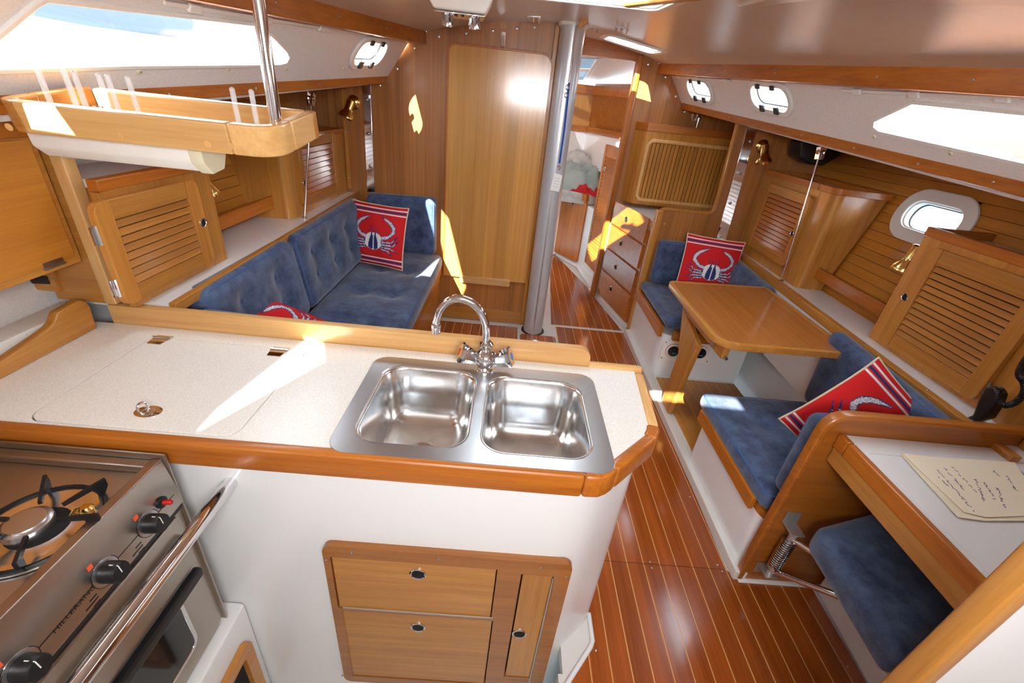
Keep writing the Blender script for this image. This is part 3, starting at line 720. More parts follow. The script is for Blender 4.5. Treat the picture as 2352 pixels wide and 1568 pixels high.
# sink ------------------------------------------------------------
sn = thing('double_sink', 'stainless steel double bowl sink set into the galley worktop', 'sink', ((sk[0]+sk[2])/2, .93, ZW))
SP = Pl((0, 0, ZW+.001), (1, 0, 0), (0, 1, 0))
bw = [(-.318, .764, -.052, 1.090), (-.018, .764, .252, 1.078)]
mesh('sink_rim', *slab(SP, rrect(*sk, .045, 8), .005, [ccw(rrect(*b, .06, 8)) for b in bw]), M['steel'], sn, bev=.002)
for b, dpt in zip(bw, (.17, .19)):
    lp = []; 
    for ins, z, r in ((-.004, .0062, .062), (.0, .004, .060), (.004, -.004, .060), (.010, -dpt*.5, .058), (.016, -dpt+.05, .055), (.022, -dpt+.028, .052), (.034, -dpt+.012, .048), (.055, -dpt+.003, .04), (.10, -dpt-.001, .02)):
        lp.append([SP(x, y, z) for x, y in rrect(b[0]+ins, b[1]+ins, b[2]-ins, b[3]-ins, r, 8)])
    m_ = len(lp[0]); vsb = [p for l in lp for p in l]; fsb = [[i*m_+k, i*m_+(k+1) % m_, (i+1)*m_+(k+1) % m_, (i+1)*m_+k] for i in range(len(lp)-1) for k in range(m_)]+[[(len(lp)-1)*m_+k for k in range(m_)]]
    bo = mesh('bowl', vsb, fsb, M['bowl'], sn, smooth=True, flat_angle=math.radians(60))
    cc = SP((b[0]+b[2])/2, (b[1]+b[3])/2, -dpt+.001)
    mesh('drain', *lathe([(.038, 0), (.038, .002), (.030, .003), (.022, -.002), (0, -.003)], cc, (0, 0, 1), 24), M['chrome'], bo, smooth=True)
# faucet ----------------------------------------------------------
fc = thing('mixer_tap', 'chrome mixer tap with swan-neck spout and two faceted handles', 'tap', (-.032, 1.112, ZW+.006))
o = V((-.032, 1.112, ZW+.006))
mesh('tap_body', *lathe([(.030, 0), (.030, .006), (.024, .014), (.030, .026), (.035, .042), (.029, .058), (.016, .068), (.015, .074), (.020, .082), (.020, .090), (.013, .098)], o, (0, 0, 1), 24), M['chrome'], fc, smooth=True)
sp = [PY(*p, 1.112) for p in ((1113, 800), (1117, 765), (1113, 735), (1100, 710), (1078, 692), (1050, 685), (1025, 694), (1010, 712), (1003, 735), (1002, 745))]
sp = [o+V((-.004, 0, .085))]+sp[1:]
def smoothpath(p, n=4):
    out = []
    for i in range(len(p)-1):
        a, b, c, d = p[max(i-1, 0)], p[i], p[i+1], p[min(i+2, len(p)-1)]
        for k in range(n):
            t = k/n; out.append(.5*((2*b)+(c-a)*t+(2*a-5*b+4*c-d)*t*t+(3*b-a-3*c+d)*t**3))
    return out+[p[-1]]
mesh('spout', *tube(smoothpath(sp), .0115, 16), M['chrome'], fc, smooth=True)
e = sp[-1]; mesh('aerator', *lathe([(.0125, .006), (.0145, 0), (.0145, -.010), (.0135, -.011), (.0135, -.026), (.010, -.027)], e, (0, 0, 1), 18), M['chrome'], fc, smooth=True)
for sgn, mk in ((-1, 'red'), (1, 'blue')):
    ax = V((sgn*.88, -.10, .38)).normalized(); st_ = o+V((sgn*.020, 0, .034))
    kn = mesh('tap_handle', *lathe([(.014, 0), (.015, .010), (.021, .014), (.032, .050), (.033, .057), (.028, .062), (.012, .063)], st_, ax, 8), M['chrome'], fc)
    mesh('temperature_mark', *lathe([(.012, 0), (.012, .001), (0, .0015)], st_+ax*.063, ax, 12), M[mk], kn)
# stove -----------------------------------------------------------
SX, SY0, SY1, SZ = -.692, .13, .700, .800
sv = thing('gimballed_stove', 'stainless steel marine stove with oven and black knobs', 'stove', (-.95, .42, .2))
mesh('body', *box((-1.19, SY0, .20), (SX-.012, SY1-.004, SZ-.135)), M['stove'], sv, bev=.003)
mesh('side_panel', *box((-1.19, SY1-.006, .19), (SX-.002, SY1, SZ+.012)), M['stove'], sv, bev=.002)
mesh('cooktop', *join(box((-1.19, SY0, SZ-.135), (SX-.035, SY1-.004, SZ-.022)),), M['stove'], sv, bev=.004)
mesh('back_rail', *box((-1.19, SY1-.03, SZ-.022), (SX-.03, SY1-.006, SZ-.004)), M['stove'], sv, bev=.004)
# control panel, leaning
a0, a1 = V((SX-.034, 0, SZ-.002)), V((SX-.010, 0, SZ+.002)); a2, a3 = V((SX+.004, 0, SZ-.128)), V((SX-.02, 0, SZ-.135)); a4 = V((SX-.034, 0, SZ-.135))
cp = mesh('control_panel', *prism([p+V((0, SY0, 0)) for p in (a0, a1, a2, a3, a4)], (0, SY1-SY0-.006, 0)), M['stove'], sv, bev=.002)
CPN = Pl(V((a1.x, SY0, a1.z)), (0, 1, 0), a1-a2)
def cpl(px): return CPN.loc(onp(*px, CPN.o, CPN.n))
mesh('panel_line', *slab(CPN, [(cpl((0, 1520))[0], cpl((245, 1310))[1]-.001), (cpl((392, 1122))[0], cpl((245, 1310))[1]-.001), (cpl((392, 1122))[0], cpl((245, 1310))[1]+.0005), (cpl((0, 1520))[0], cpl((245, 1310))[1]+.0005)], .0006), M['black'], cp)
kc = cpl((245, 1310))[1]
for px in ((340, 1200), (242, 1312), (48, 1532)):
    x = cpl(px)[0]; p = CPN(x, kc, 0)
    mesh('knob_dial', *lathe([(.027, 0), (.027, .001), (.024, .0015)], p, CPN.n, 24), M['steel'], cp, smooth=True)
    mesh('dial_arc', *tube(arc(p+CPN.n*.001, .0275, 120, 400, 20, CPN.u, CPN.v), .0007, 5), M['black'], cp)
    kb = mesh('knob', *lathe([(.020, .002), (.020, .006), (.0195, .028), (.018, .031), (0, .031)], p, CPN.n, 24), M['black'], cp, smooth=True)
    q0 = p+CPN.n*.0315
    mesh('pointer', *join(bar(q0, q0+CPN.v*.018, CPN.n, .0016, .0006), bar(q0+CPN.v*.018-CPN.n*.0315+CPN.n*.031, q0+CPN.v*.0198-CPN.n*.016, CPN.v, .0016, .0006)), M['white'], kb)
    mesh('flame_mark', *slab(CPN, [(x-.020, kc+.030), (x-.010, kc+.030), (x-.010, kc+.040), (x-.020, kc+.040)], .0005), M['orange'], cp)
    for k_ in range(3):
        mesh('dial_lettering', *slab(CPN, [(x-.045-.012*(k_ % 2), kc-.02-.008*k_), (x-.030, kc-.02-.008*k_), (x-.030, kc-.0175-.008*k_), (x-.045-.012*(k_ % 2), kc-.0175-.008*k_)], .0004), M['black'], cp)
x, y = cpl((370, 1153)); p = CPN(x, y, 0)
ig = mesh('igniter', *lathe([(.013, 0), (.013, .004), (.010, .006)], p, CPN.n, 18), M['black'], cp, smooth=True)
mesh('igniter_button', *lathe([(.0055, .004), (.0055, .022), (.004, .024)], p, CPN.n, 12), M['red'], ig, smooth=True)
def text(name, s, P, x, y, z, size, mat, par, align='LEFT', sx=1.0):
    cu = bpy.data.curves.new(name+'_t', 'FONT'); cu.body = s; cu.size = size; cu.align_x = align
    ob = bpy.data.objects.new(name+'_t', cu); COL.objects.link(ob)
    dg = bpy.context.evaluated_depsgraph_get(); me0 = bpy.data.meshes.new_from_object(ob.evaluated_get(dg))
    v_ = [P(x+v.co.x*sx, y+v.co.y, z) for v in me0.vertices]; f_ = [list(p.vertices) for p in me0.polygons]
    bpy.data.objects.remove(ob); bpy.data.curves.remove(cu); bpy.data.meshes.remove(me0)
    return mesh(name, v_, f_, mat, par, recalc=False)
xt0, xt1 = cpl((118, 1450))[0], cpl((176, 1383))[0]
text('lettering', 'HILLERANGE', CPN, xt0, kc-.006, .0008, .0125, M['black'], cp, sx=1.25)
text('lettering', 'PUSH', CPN, cpl((340, 1200))[0]-.055, kc-.045, .0008, .006, M['black'], cp)
text('lettering', 'LITE', CPN, cpl((340, 1200))[0]+.02, kc-.045, .0008, .006, M['black'], cp)
text('lettering', 'IGNITER', CPN, cpl((370, 1153))[0]-.02, kc+.022, .0008, .006, M['black'], cp)
# oven door
mesh('door_gap', *box((SX-.013, SY0, SZ-.15), (SX-.006, SY1-.008, SZ-.134)), M['black'], sv)
od = mesh('oven_door', *box((SX-.012, SY0, .205), (SX-.002, SY1-.03, SZ-.152)), M['stove'], sv, bev=.004)
OD = Pl((SX-.002, SY0, .205), (0, 1, 0), (0, 0, 1))
ox1 = OD.loc(PX(410, 1395, SX))[0]; oz1 = OD.loc(PX(395, 1330, SX))[1]
mesh('window_trim', *sweep2d(OD, ccw(rrect(.05, .06, ox1+.012, .25, .03)), .0, .010, .004, .0), M['chrome'], od, bev=.0015)
mesh('oven_window', *slab(OD, rrect(.058, .068, ox1+.004, .242, .025), .002, (), .0005), M['ovenglass'], od)
mesh('door_handle', *box((SX+.004, SY0, .462), (SX+.026, SY1-.045, .490)), M['black'], od, bev=.006)
mesh('handle_backing', *box((SX-.003, SY0, .50), (SX+.012, SY1-.04, .60)), M['stove'], od, bev=.003)
# burner
bc = PZ(90, 1213, SZ-.02)
bn = mesh('burner_well', *lathe([(.100, 0), (.100, .004), (.090, .005), (.072, .002), (.050, .0015), (.048, .002), (0, .002)], bc, (0, 0, 1), 36), M['bowl'], sv, smooth=True)
mesh('burner_hole', *lathe([(.046, .0021), (.046, .003), (0, .003)], bc, (0, 0, 1), 24), M['dark'], bn)
mesh('burner_head', *lathe([(.036, .0), (.038, .012), (.037, .020), (.031, .022), (.029, .025), (0, .026)], bc+V((-.012, -.004, 0)), (0, 0, 1), 28), M['steel'], bn, smooth=True)
g = mesh('grate', *tube(arc(bc+V((0, 0, .006)), .094, 0, 360, 40, (1, 0, 0), (0, 1, 0))[:-1], .0042, 8, closed=True), M['iron'], sv, smooth=True)
for an in (8, 62, 125, 190, 245, 305):
    d = V((math.cos(math.radians(an)), math.sin(math.radians(an)), 0))
    mesh('grate_prong', *prism([bc+d*.040+V((0, 0, .028)), bc+d*.08+V((0, 0, .034)), bc+d*.108+V((0, 0, .036)), bc+d*.108+V((0, 0, .020)), bc+d*.098+V((0, 0, .002)), bc+d*.090+V((0, 0, .002)), bc+d*.085+V((0, 0, .024)), bc+d*.040+V((0, 0, .022))], d.cross(V((0, 0, 1)))*.006), M['iron'], g)
mesh('thermocouple', *join(tube([bc+V((.030, .030, .0)), bc+V((.036, .040, .012)), bc+V((.05, .045, .014))], .004, 8), lathe([(.010, 0), (.012, .012), (.008, .018)], bc+V((.055, .040, 0)), (0, 0, 1), 12)), M['brass'], bn, smooth=True)
# crash bar
q = PY(531, 1106, FY)
cb = thing('crash_bar', 'polished steel crash bar running in front of the stove', 'grab bar', q)
mesh('rail', *tube([q, q+V((0, -.75, 0))], .0155, 20), M['chrome'], cb, smooth=True)
# white plinth under the stove with a framed locker
lb = thing('stove_plinth', 'white plinth under the stove with wooden framed locker opening', 'cabinet', (-.95, .35, -.37))
mesh('body', *box((-1.25, -.2, -.37), (-.672, FY-.002, .185)), M['liner'], lb, bev=.012, seg=3)
PP = Pl((-.671, 0, 0), (0, 1, 0), (0, 0, 1))
k1 = PP.loc(PX(548, 1487, -.671))
yr, zt = k1[0]+.03, k1[1]
ofr = rrect(yr-.45, -.34, yr, zt, .03); ihl = rrect(yr-.41, -.30, yr-.038, zt-.04, .012)
lf = mesh('locker_frame', *slab(PP, ofr, .018, [ccw(ihl)]), M['teakY'], lb, bev=.004)
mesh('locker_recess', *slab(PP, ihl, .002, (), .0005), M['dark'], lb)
screws(lf, [PP(yr-.02, zt-.03, .018), PP(yr-.12, zt-.02, .018)], (1, 0, 0), .004)
# partition between galley and settee, outboard locker -------------
YP = 1.215
gp = thing('galley_partition', 'wooden partition with rounded post between galley and settee lockers', 'partition', (-1.4, YP, .89))
pz1 = ZL(YP)-.03
mesh('panel', *box((-1.345, YP-.012, .893), (-1.19, YP+.008, pz1)), M['teakX'], gp)
mesh('end_post', *box((-1.20, YP-.02, .893), (-1.165, YP+.02, pz1)), M['lightZ'], gp, bev=.007, seg=3)
op = [PY(*p, YP-.013) for p in ((128, 612), (148, 668), (0, 655), (0, 600))]
of = mesh('outlet_frame', *prism([PY(*p, YP-.0125) for p in ((125, 618), (144, 668), (40, 656), (40, 610))], (0, -.012, 0)), M['teakX'], gp, bev=.002)
mesh('outlet', *prism([PY(*p, YP-.025) for p in ((108, 634), (116, 652), (68, 650), (62, 630))], (0, -.002, 0)), M['black'], gp)
screws(of, [PY(124, 641, YP-.025)], (0, -1, 0), .004)
gl = thing('galley_locker', 'wooden outboard galley locker with flush door above the worktop', 'cabinet', (-1.4, .8, 1.0))
lc = PY(190, 600, YP-.022); LX = lc.x
pzt = lambda Y: ZL(Y)-.05
botz = PX(0, 677, LX)
zb0 = lc.z; y1 = YP-.022
mesh('body', *prism([(LX, -.3, zb0), (LX, y1, zb0), (LX, y1, pzt(y1)), (LX, -.3, pzt(-.3))], (-.3, 0, 0)), M['teakY'], gl, bev=.003)
LP = Pl((LX, 0, 0), (0, 1, 0), (0, 0, 1))
dr = [LP.loc(PX(*p, LX)) for p in ((60, 320), (165, 590), (0, 655), (0, 338))]
yd1 = (dr[0][0]+dr[1][0])/2; zd0, zd1 = dr[1][1]+.0, dr[0][1]
do = mesh('door', *slab(LP, rrect(-.2, zd0, yd1, zd1, .012), .008, (), .0), M['hull'], gl, bev=.003)
mesh('top_rail', *slab(LP, [(-.3, zd1+.005), (y1, zd1+.005), (y1, zd1+.05), (-.3, zd1+.03)], .006), M['trimY'], gl, bev=.002)
hp = LP.loc(PX(118, 610, LX)); mesh('hinge', *join(tube([LP(hp[0]-.03, zd0-.004, .01), LP(hp[0]+.03, zd0-.004, .01)], .004, 8), slab(LP, [(hp[0]-.028, zd0-.004), (hp[0]+.028, zd0-.004), (hp[0]+.028, zd0+.012), (hp[0]-.028, zd0+.012)], .002, (), .008)), M['steel'], do)
# hanging rack ------------------------------------------------------
rk = thing('hanging_rack', 'light wooden hanging dish rack with clear pegs and steel pole', 'rack', (-.8, 1.1, 1.39))
sl = .13                                       # the rack rises a little forward
RP = Pl((0, 1.0, 1.392), (1, 0, 0), (0, 1, sl))
rw, rh = .026, .062
out = rrect(-1.075, 0, -.502, .225, .05, 6, (.012, .012, .045, .055))
seg_pts = ccw(out)
def rail(nm, a, b, mat): 
    mesh(nm, *join(*[slab(RP, a, rh, (), 0)]), M[mat], rk, bev=.005, seg=2)
rail('front_rail', [(-1.03, 0), (-.60, 0), (-.60, rw), (-1.03, rw)], None, 'lightX')
cpth = arc(V((-.557, .055, 0)), .055, -90, 0, 8, (1, 0, 0), (0, 1, 0)); cpth = [(-.60, 0)]+[(p.x, p.y) for p in cpth]+[(-.502, .085)]
mesh('corner_block', *sweep2d(RP, cpth, 0, rw, rh, 0, closed=False), M['lightY'], rk, bev=.005, seg=2)
rail('end_rail', [(-.502-rw, .085), (-.502, .085), (-.502, .205), (-.502-rw, .205)], None, 'lightY')
rail('end_block', [(-.502-rw, .205), (-.502, .205), (-.502, .228), (-.502-rw, .228)], None, 'teakZ')
rail('back_rail', [(-1.03, .205-.002), (-.502-rw, .205-.002), (-.502-rw, .228), (-1.03, .228)], None, 'lightX')
cpth = [(-1.03, 0), (-1.05, .004), (-1.068, .018), (-1.075, .04), (-1.075, .085)]
mesh('corner_block', *sweep2d(RP, [(p[0], p[1]) for p in cpth][::-1], 0, rw, rh, 0, closed=False), M['teakX'], rk, bev=.005)
rail('end_rail', [(-1.075, .085), (-1.075+rw, .085), (-1.075+rw, .228), (-1.075, .228)], None, 'teakY')
mesh('rack_floor', *slab(RP, [(-1.06, .02), (-.52, .02), (-.52, .21), (-1.06, .21)], .010, (), .002), M['teakX'], rk)
for px in ((18, 292), (275, 312), (477, 331), (528, 335)):
    p = PY(*px, .996); mesh('bung', *lathe([(.0075, 0), (.0075, .0010), (0, .0014)], RP(p.x, 0, (p.z-1.392)/.9916), -RP.v, 14), M['lightZ'], rk)
for X_, Y_ in ((-.999, .05), (-.945, .05), (-.925, .05), (-.875, .05), (-.857, .05), (-.815, .05)):
    a = RP(X_, Y_, .012); mesh('peg', *tube([a, a+V((-.004, 0, .105)), a+V((-.0045, 0, .108))], [.0055, .0055, .002], 10), M['acrylic'], rk, smooth=True)
for px in ((547, 270), (589, 270)):
    a = PY(px[0], px[1], 1.06); a.z = RP(a.x, .06, .012).z; mesh('peg', *tube([a, a+V((-.002, 0, .105)), a+V((-.0025, 0, .108))], [.0055, .0055, .002], 10), M['acrylic'], rk, smooth=True)
a = PY(632, 268, 1.09); a.z = RP(a.x, .09, .012).z
mesh('pole', *tube([a, V((a.x, a.y, ZC(a.x, a.y)-.001))], .0135, 20), M['chrome'], rk, smooth=True)
b = V((-1.03, 1.19, RP(-1.03, .19, .012).z)); mesh('pole', *tube([b, V((b.x, b.y, ZL(1.19)-.02))], .0135, 16), M['chrome'], rk, smooth=True)
# lamp under the rack
lm = thing('under_rack_lamp', 'white strip lamp with cream end cap under the hanging rack', 'lamp', RP(-.85, .1, -.03))
a, b = PY(112, 330, 1.07), PY(470, 352, 1.07)
za, xb = RP(-.85, .07, 0).z, b.x
pr_ = [(0, 0), (.095, .012), (.092, -.020), (.075, -.052), (.030, -.058), (.004, -.034)]
mesh('diffuser', *prism([V((a.x-.015, 1.04+y, za-.006+z)) for y, z in pr_], (b.x-a.x-.0, 0, 0)), M['white'], lm, bev=.006, seg=3)
mesh('end_cap', *prism([V((b.x-.018, 1.038+y*1.03, za-.006+z*1.05)) for y, z in pr_], (.030, 0, 0)), M['cream'], lm, bev=.003)
# louvred lockers ----------------------------------------------------
def louvre_door(P, x0, y0, x1, y1, par, st=.045, tr=.06, br=.06, n=9, mat='teak', pull=None, hinges=None, th=.020, rc=.03, hax='Y'):
    d = mesh('door', *slab(P, [(x0+st*.8, y0+br*.8), (x1-st*.8, y0+br*.8), (x1-st*.8, y1-tr*.8), (x0+st*.8, y1-tr*.8)], .004, (), .001), M['caulkshade'], par)  # dark backing sheet painted as the shade between the slats
    for (a, b, rs) in ((x0, x0+st, (0, rc, rc, 0)), (x1-st, x1, (rc, 0, 0, rc))):
        mesh('stile', *slab(P, rrect(a, y0, b, y1, 0, 5, rs), th, (), .001), M['teakZ'], d, bev=.004)
    for (a, b) in ((y0, y0+br), (y1-tr, y1)):
        mesh('rail', *slab(P, [(x0+st, a), (x1-st, a), (x1-st, b), (x0+st, b)], th-.002, (), .001), M['teak'+hax], d, bev=.003)
    sp_ = (y1-tr-y0-br)/n; first = None
    for k in range(n):
        ya_ = y0+br+k*sp_
        if first is None:
            first = mesh('slat', *prism([P(x0+st+.001, ya_+.001, .006), P(x0+st+.001, ya_+sp_-.0048, .006), P(x0+st+.001, ya_+sp_-.0038, .0095), P(x0+st+.001, ya_+.002, .0185), P(x0+st+.001, ya_+.001, .017)], P.u*(x1-x0-2*st-.002)), M['trim'+hax] if mat == 'trim' else M['teak'+hax], d, bev=.0008, seg=1)
        else: inst(first, P.v*(k*sp_), d)
    if pull: finger_pull(P, *pull, th+.001, d, .0165)
    for (hx_, hy_) in hinges or ():
        mesh('hinge', *join(tube([P(hx_, hy_-.026, .010), P(hx_, hy_+.026, .010)], .0055, 8), slab(P, [(hx_-.014, hy_-.024), (hx_+.004, hy_-.024), (hx_+.004, hy_+.024), (hx_-.014, hy_+.024)], .003, (), .004)), M['chrome'], d)
    return d
ZSP = .892                                     # port shelf height
X1 = -1.105
c1 = thing('louvred_locker', 'port wooden locker with louvred door beside the galley partition', 'cabinet', (-1.2, 1.45, ZSP), 'louvred lockers along the cabin sides')
C1 = Pl((X1, 0, 0), (0, 1, 0), (0, 0, 1))
rr_ = C1.loc(PX(480, 385, X1)); rb_ = C1.loc(PX(520, 595, X1)); yR = (rr_[0]+rb_[0])/2; zT = C1.loc(PX(181, 460, X1))[1]
zT2 = C1.loc(PX(456, 386, X1))[1]; zTop = (zT+zT2)/2
hx_ = HX(-1, 1.1)+.06
mesh('carcass', *box((hx_, YP+.022, ZSP+.001), (X1, yR, zTop)), M['teakZ'], c1, bev=.002)
mesh('fiddle', *box((X1-.025, YP-.016, zTop), (X1+.006, yR, zTop+.032)), M['trimY'], c1, bev=.004)
mesh('front_panel', *box((X1-.022, YP-.016, ZSP+.001), (X1+.0006, YP+.03, zTop-.001)), M['teakZ'], c1)
mesh('top', *box((hx_, YP+.024, zTop), (X1-.026, yR-.026, zTop+.022)), M['coach'], c1)
mesh('end_fiddle', *box((hx_, yR-.024, zTop), (X1-.026, yR, zTop+.032)), M['trimX'], c1, bev=.004)
dl = [C1.loc(PX(*p, X1+.02)) for p in ((209, 470), (454, 409), (492, 602))]
dx0, dx1, dz1, dz0 = dl[0][0], (dl[1][0]+dl[2][0])/2, (dl[0][1]+dl[1][1])/2, dl[2][1]
louvre_door(C1, dx0, dz0, dx1, dz1, c1, st=.055, tr=.055, br=.05, n=8, pull=C1.loc(PX(466, 511, X1+.021)), hinges=[(dx0-.002, C1.loc(PX(216, 540, X1))[1]), (dx0-.002, C1.loc(PX(258, 662, X1))[1])])
# far port locker with rounded corner post
c2 = thing('louvred_locker', 'port wooden locker with louvred door and rounded post against the main bulkhead', 'cabinet', (-1.2, 2.7, ZSP), 'louvred lockers along the cabin sides')
Y2 = 2.31; X2 = -1.135; z2 = 1.262
C2 = Pl((X2, 0, 0), (0, 1, 0), (0, 0, 1))
pln = fillet([(X2, BK-.004), (-1.42, BK-.004), (-1.42, Y2), (X2, Y2)], [0, 0, 0, .05], 8)
mesh('carcass', *prism([(x, y, ZSP+.001) for x, y in pln], (0, 0, z2-ZSP)), M['teakZ'], c2, smooth=True)
pln2 = fillet([(X2+.008, BK-.006), (-1.42, BK-.006), (-1.42, Y2-.006), (X2+.008, Y2-.006)], [0, 0, 0, .05], 8)
mesh('fiddle', *prism([(x, y, z2+.001) for x, y in pln2], (0, 0, .03)), M['trimY'], c2, bev=.003)
dl = [C2.loc(PX(*p, X2+.01)) for p in ((768, 308), (775, 432))]
yd1 = C2.loc(PX(778, 440, X2+.01))[0]-.0
dtop = C2.loc(PX(765, 303, X2+.01)); dbot = C2.loc(PX(720, 463, X2+.01))
louvre_door(C2, 2.42, dbot[1], min(dtop[0], BK-.06), dtop[1], c2, st=.045, tr=.055, br=.05, n=8, mat='trim', pull=(2.447, 1.06))
# book rail between the two lockers, and shelf
bs = thing('book_rail', 'wooden book rail between the two port lockers', 'rail', (-1.23, 2.0, .93))
a, b = PY(642, 452, Y2+.0), V((0, 0, 0)); zr = a.z
mesh('rail', *box((-1.245, yR-.02, zr-.06), (-1.225, Y2+.004, zr)), M['trimY'], bs, bev=.004)
sh = thing('side_shelf', 'white shelf with wooden edge behind the port settee', 'shelf', (-1.15, 2.2, ZSP-.02))
tp = [(-1.035, 1.23), (-1.075, BK-.002)]
mesh('shelf_board', *prism([(tp[0][0], 1.23, ZSP-.02), (tp[1][0], BK-.002, ZSP-.02), (HX(-1, ZSP)+.02, BK-.002, ZSP-.02), (HX(-1, ZSP)+.02, 1.23, ZSP-.02)], (0, 0, .02)), M['liner'], sh)
mesh('edge_trim', *prism([(tp[0][0], 1.23, ZSP-.028), (tp[1][0], BK-.002, ZSP-.028), (tp[1][0]+.024, BK-.002, ZSP-.028), (tp[0][0]+.024, 1.23, ZSP-.028)], (0, 0, .036)), M['teakY'], sh, bev=.005, seg=3)
# settee ------------------------------------------------------------
se = thing('settee_base', 'wooden settee base along the port side below blue cushions', 'settee', (-.75, 2.2, 0))
mesh('front_panel', *box((-.500, 1.225, 0), (-.482, BK-.016, .405)), M['teakY'], se, bev=.002)
mesh('seat_board', *box((-1.2, 1.225, .385), (-.501, BK-.016, .405)), M['teakY'], se)
mesh('front_rail', *box((-.481, 1.3, .36), (-.468, BK-.03, .425)), M['trimY'], se, bev=.004)
def buttons_on(o, c, N, tufts, h):
    f0 = None
    for (u_, v_) in tufts:
        p = cush_point(c, N, u_, v_, h); g_ = lathe([(.011, 0), (.011, .003), (.007, .007), (0, .008)], p, N, 10)
        mesh('button', *g_, M['suede'], o, smooth=True)
def pad(name, label, c, N, group, r=.035, bulge=.014, tufts=(), dep=.02, sig=.05, pipe=True, nx=40, ny=26):
    c = [V(p) for p in c]; o = mesh(name, *cushion(c, N, r, bulge, tufts, dep, sig, nx, ny), M['suede'], None, smooth=True, flat_angle=math.radians(80))
    tag(o, label, 'cushion', group)
    T = V(N).length
    if tufts: buttons_on(o, c, N, tufts, T+bulge-dep*1.45-.004)
    if pipe:
        W_, D_ = (c[1]-c[0]).length, (c[3]-c[0]).length; e = r*.30; path = [(x/W_, y/D_) for x, y in rrect(e, e, W_-e, D_-e, r*.9, 5)]
        mesh('piping', *tube([cush_point(c, N, u_, v_, T-e) for u_, v_ in path], .0035, 6, closed=True), M['piping'], o, smooth=True)
    return o
GP = 'blue suede settee cushions'
SZ_ = .405
pad('seat_cushion', 'long tufted blue seat cushion on the port settee', [(-.985, 1.26, SZ_), (-.462, 1.26, SZ_), (-.462, BK-.016, SZ_), (-.985, BK-.016, SZ_)], (0, 0, .112), GP, .04, .012, [(.34, .15), (.34, .36), (.34, .57), (.34, .78), (.68, .15), (.68, .36), (.68, .57), (.68, .78)], .022, .075, nx=40, ny=96)
bb0, bt0 = (-.955, .508), (-1.020, .880)
def backpad(y0, y1, lab, tf, nx=34):
    c = [(-1.045, y0, .515), (-1.045, y1, .515), (-1.10, y1, .888), (-1.10, y0, .888)]
    return pad('back_cushion', lab, c, V((.115, 0, .015)), GP, .05, .014, tf, .024, .06, nx=nx, ny=24)
backpad(1.33, 1.985, 'tufted blue back cushion of the port settee next to the galley', [(.3, .36), (.7, .36), (.3, .68), (.7, .68)])
backpad(1.992, 2.985, 'long tufted blue back cushion of the port settee next to the main bulkhead', [(.18, .36), (.42, .36), (.66, .36), (.18, .68), (.42, .68), (.66, .68)], 46)
cb0, cb1 = PY(1003, 560, BK-.005), PY(1000, 452, BK-.005)
pad('back_cushion', 'blue back cushion standing against the main bulkhead', [(-.985, BK-.004, .520), (-.508, BK-.004, .520), (-.508, BK-.004, .925), (-.985, BK-.004, .912)], V((0, -.10, 0)), GP, .04, .012, [(.70, .38), (.70, .66), (.32, .38), (.32, .66)], .018, .05)
pad('back_cushion', 'blue end cushion behind the galley worktop', [(-.99, 1.24, .52), (-.60, 1.24, .52), (-.60, 1.24, .84), (-.99, 1.24, .86)][::-1], V((0, .075, 0)), GP, .03, .01)
# crab pillows ---------------------------------------------------------
def crab_colour(s, t):
    """s,t in -1..1 on the pillow face -> colour"""
    RED, WHITE, NAVY, MID = (210, 36, 38), (236, 232, 232), (50, 56, 108), (150, 158, 190)
    for t0 in (.80, -.80):
        d = abs(t-t0)
        if d < .035: return NAVY
        if .06 < d < .10: return WHITE
    best = 9; tag_ = None
    def seg(ax, ay, bx, by, w0, w1):
        nonlocal best
        dx, dy = bx-ax, by-ay; k = max(0, min(1, ((s-ax)*dx+(t-ay)*dy)/(dx*dx+dy*dy+1e-9)))
        d = math.hypot(s-ax-k*dx, t-ay-k*dy)-(w0+(w1-w0)*k)
        if d < best: best = d
    def poly(pts, w):
        for i in range(len(pts)-1): seg(*pts[i], *pts[i+1], w[i], w[i+1])
    # body
    bx, by = .02, -.17
    e = math.hypot((s-bx)/.34, (t-by)/(.27 if t > by else .30))
    m = abs(s-bx)
    if e < 1:
        if e > .93: return WHITE if e < .965 else NAVY
        strip = math.sin((m*26)+(t*5)*(1 if m > .1 else 0))
        if m < .04: return NAVY if t < .0 and abs(m-.03) < .012 else WHITE
        return NAVY if strip > .25+.35*math.sin(t*16+m*9) else WHITE
    for sg in (-1, 1):
        q = lambda pts: [(bx+sg*(x), y) for x, y in pts]
        poly(q([(.30, -.06), (.46, -.02), (.56, .06)]), [.055, .06, .055])
        poly(q([(.56, .06), (.66, .18), (.64, .32), (.52, .44)]), [.05, .062, .065, .06])
        poly(q([(.52, .44), (.38, .52), (.20, .60)]), [.058, .045, .008])
        for k, (a1, y1_, a2, y2_) in enumerate(((.62, -.16, .82, .06), (.66, -.27, .88, -.06), (.60, -.36, .84, -.46), (.50, -.44, .66, -.60))):
            poly(q([(.30, -.20-.07*k), (a1*.72, (y1_-.2-.07*k)/2-.0)]), [.032, .03])
            poly(q([(a1*.76, (y1_-.2-.07*k)/2), (a1, y1_)]), [.034, .026])
            poly(q([(a1*1.03, y1_+.02*(1 if k < 2 else -1)), (a2, y2_)]), [.028, .004])
    for x in (-.13, -.05, .05, .13): seg(bx+x, .10, bx+x*1.15, .27, .006, .002)
    if best < -.014:
        h = math.sin(s*71+t*43)*math.sin(s*37-t*89); return NAVY if h > .55 else (MID if h < -.45 else WHITE)
    if best < .006: return NAVY
    return RED
pillow_me = []
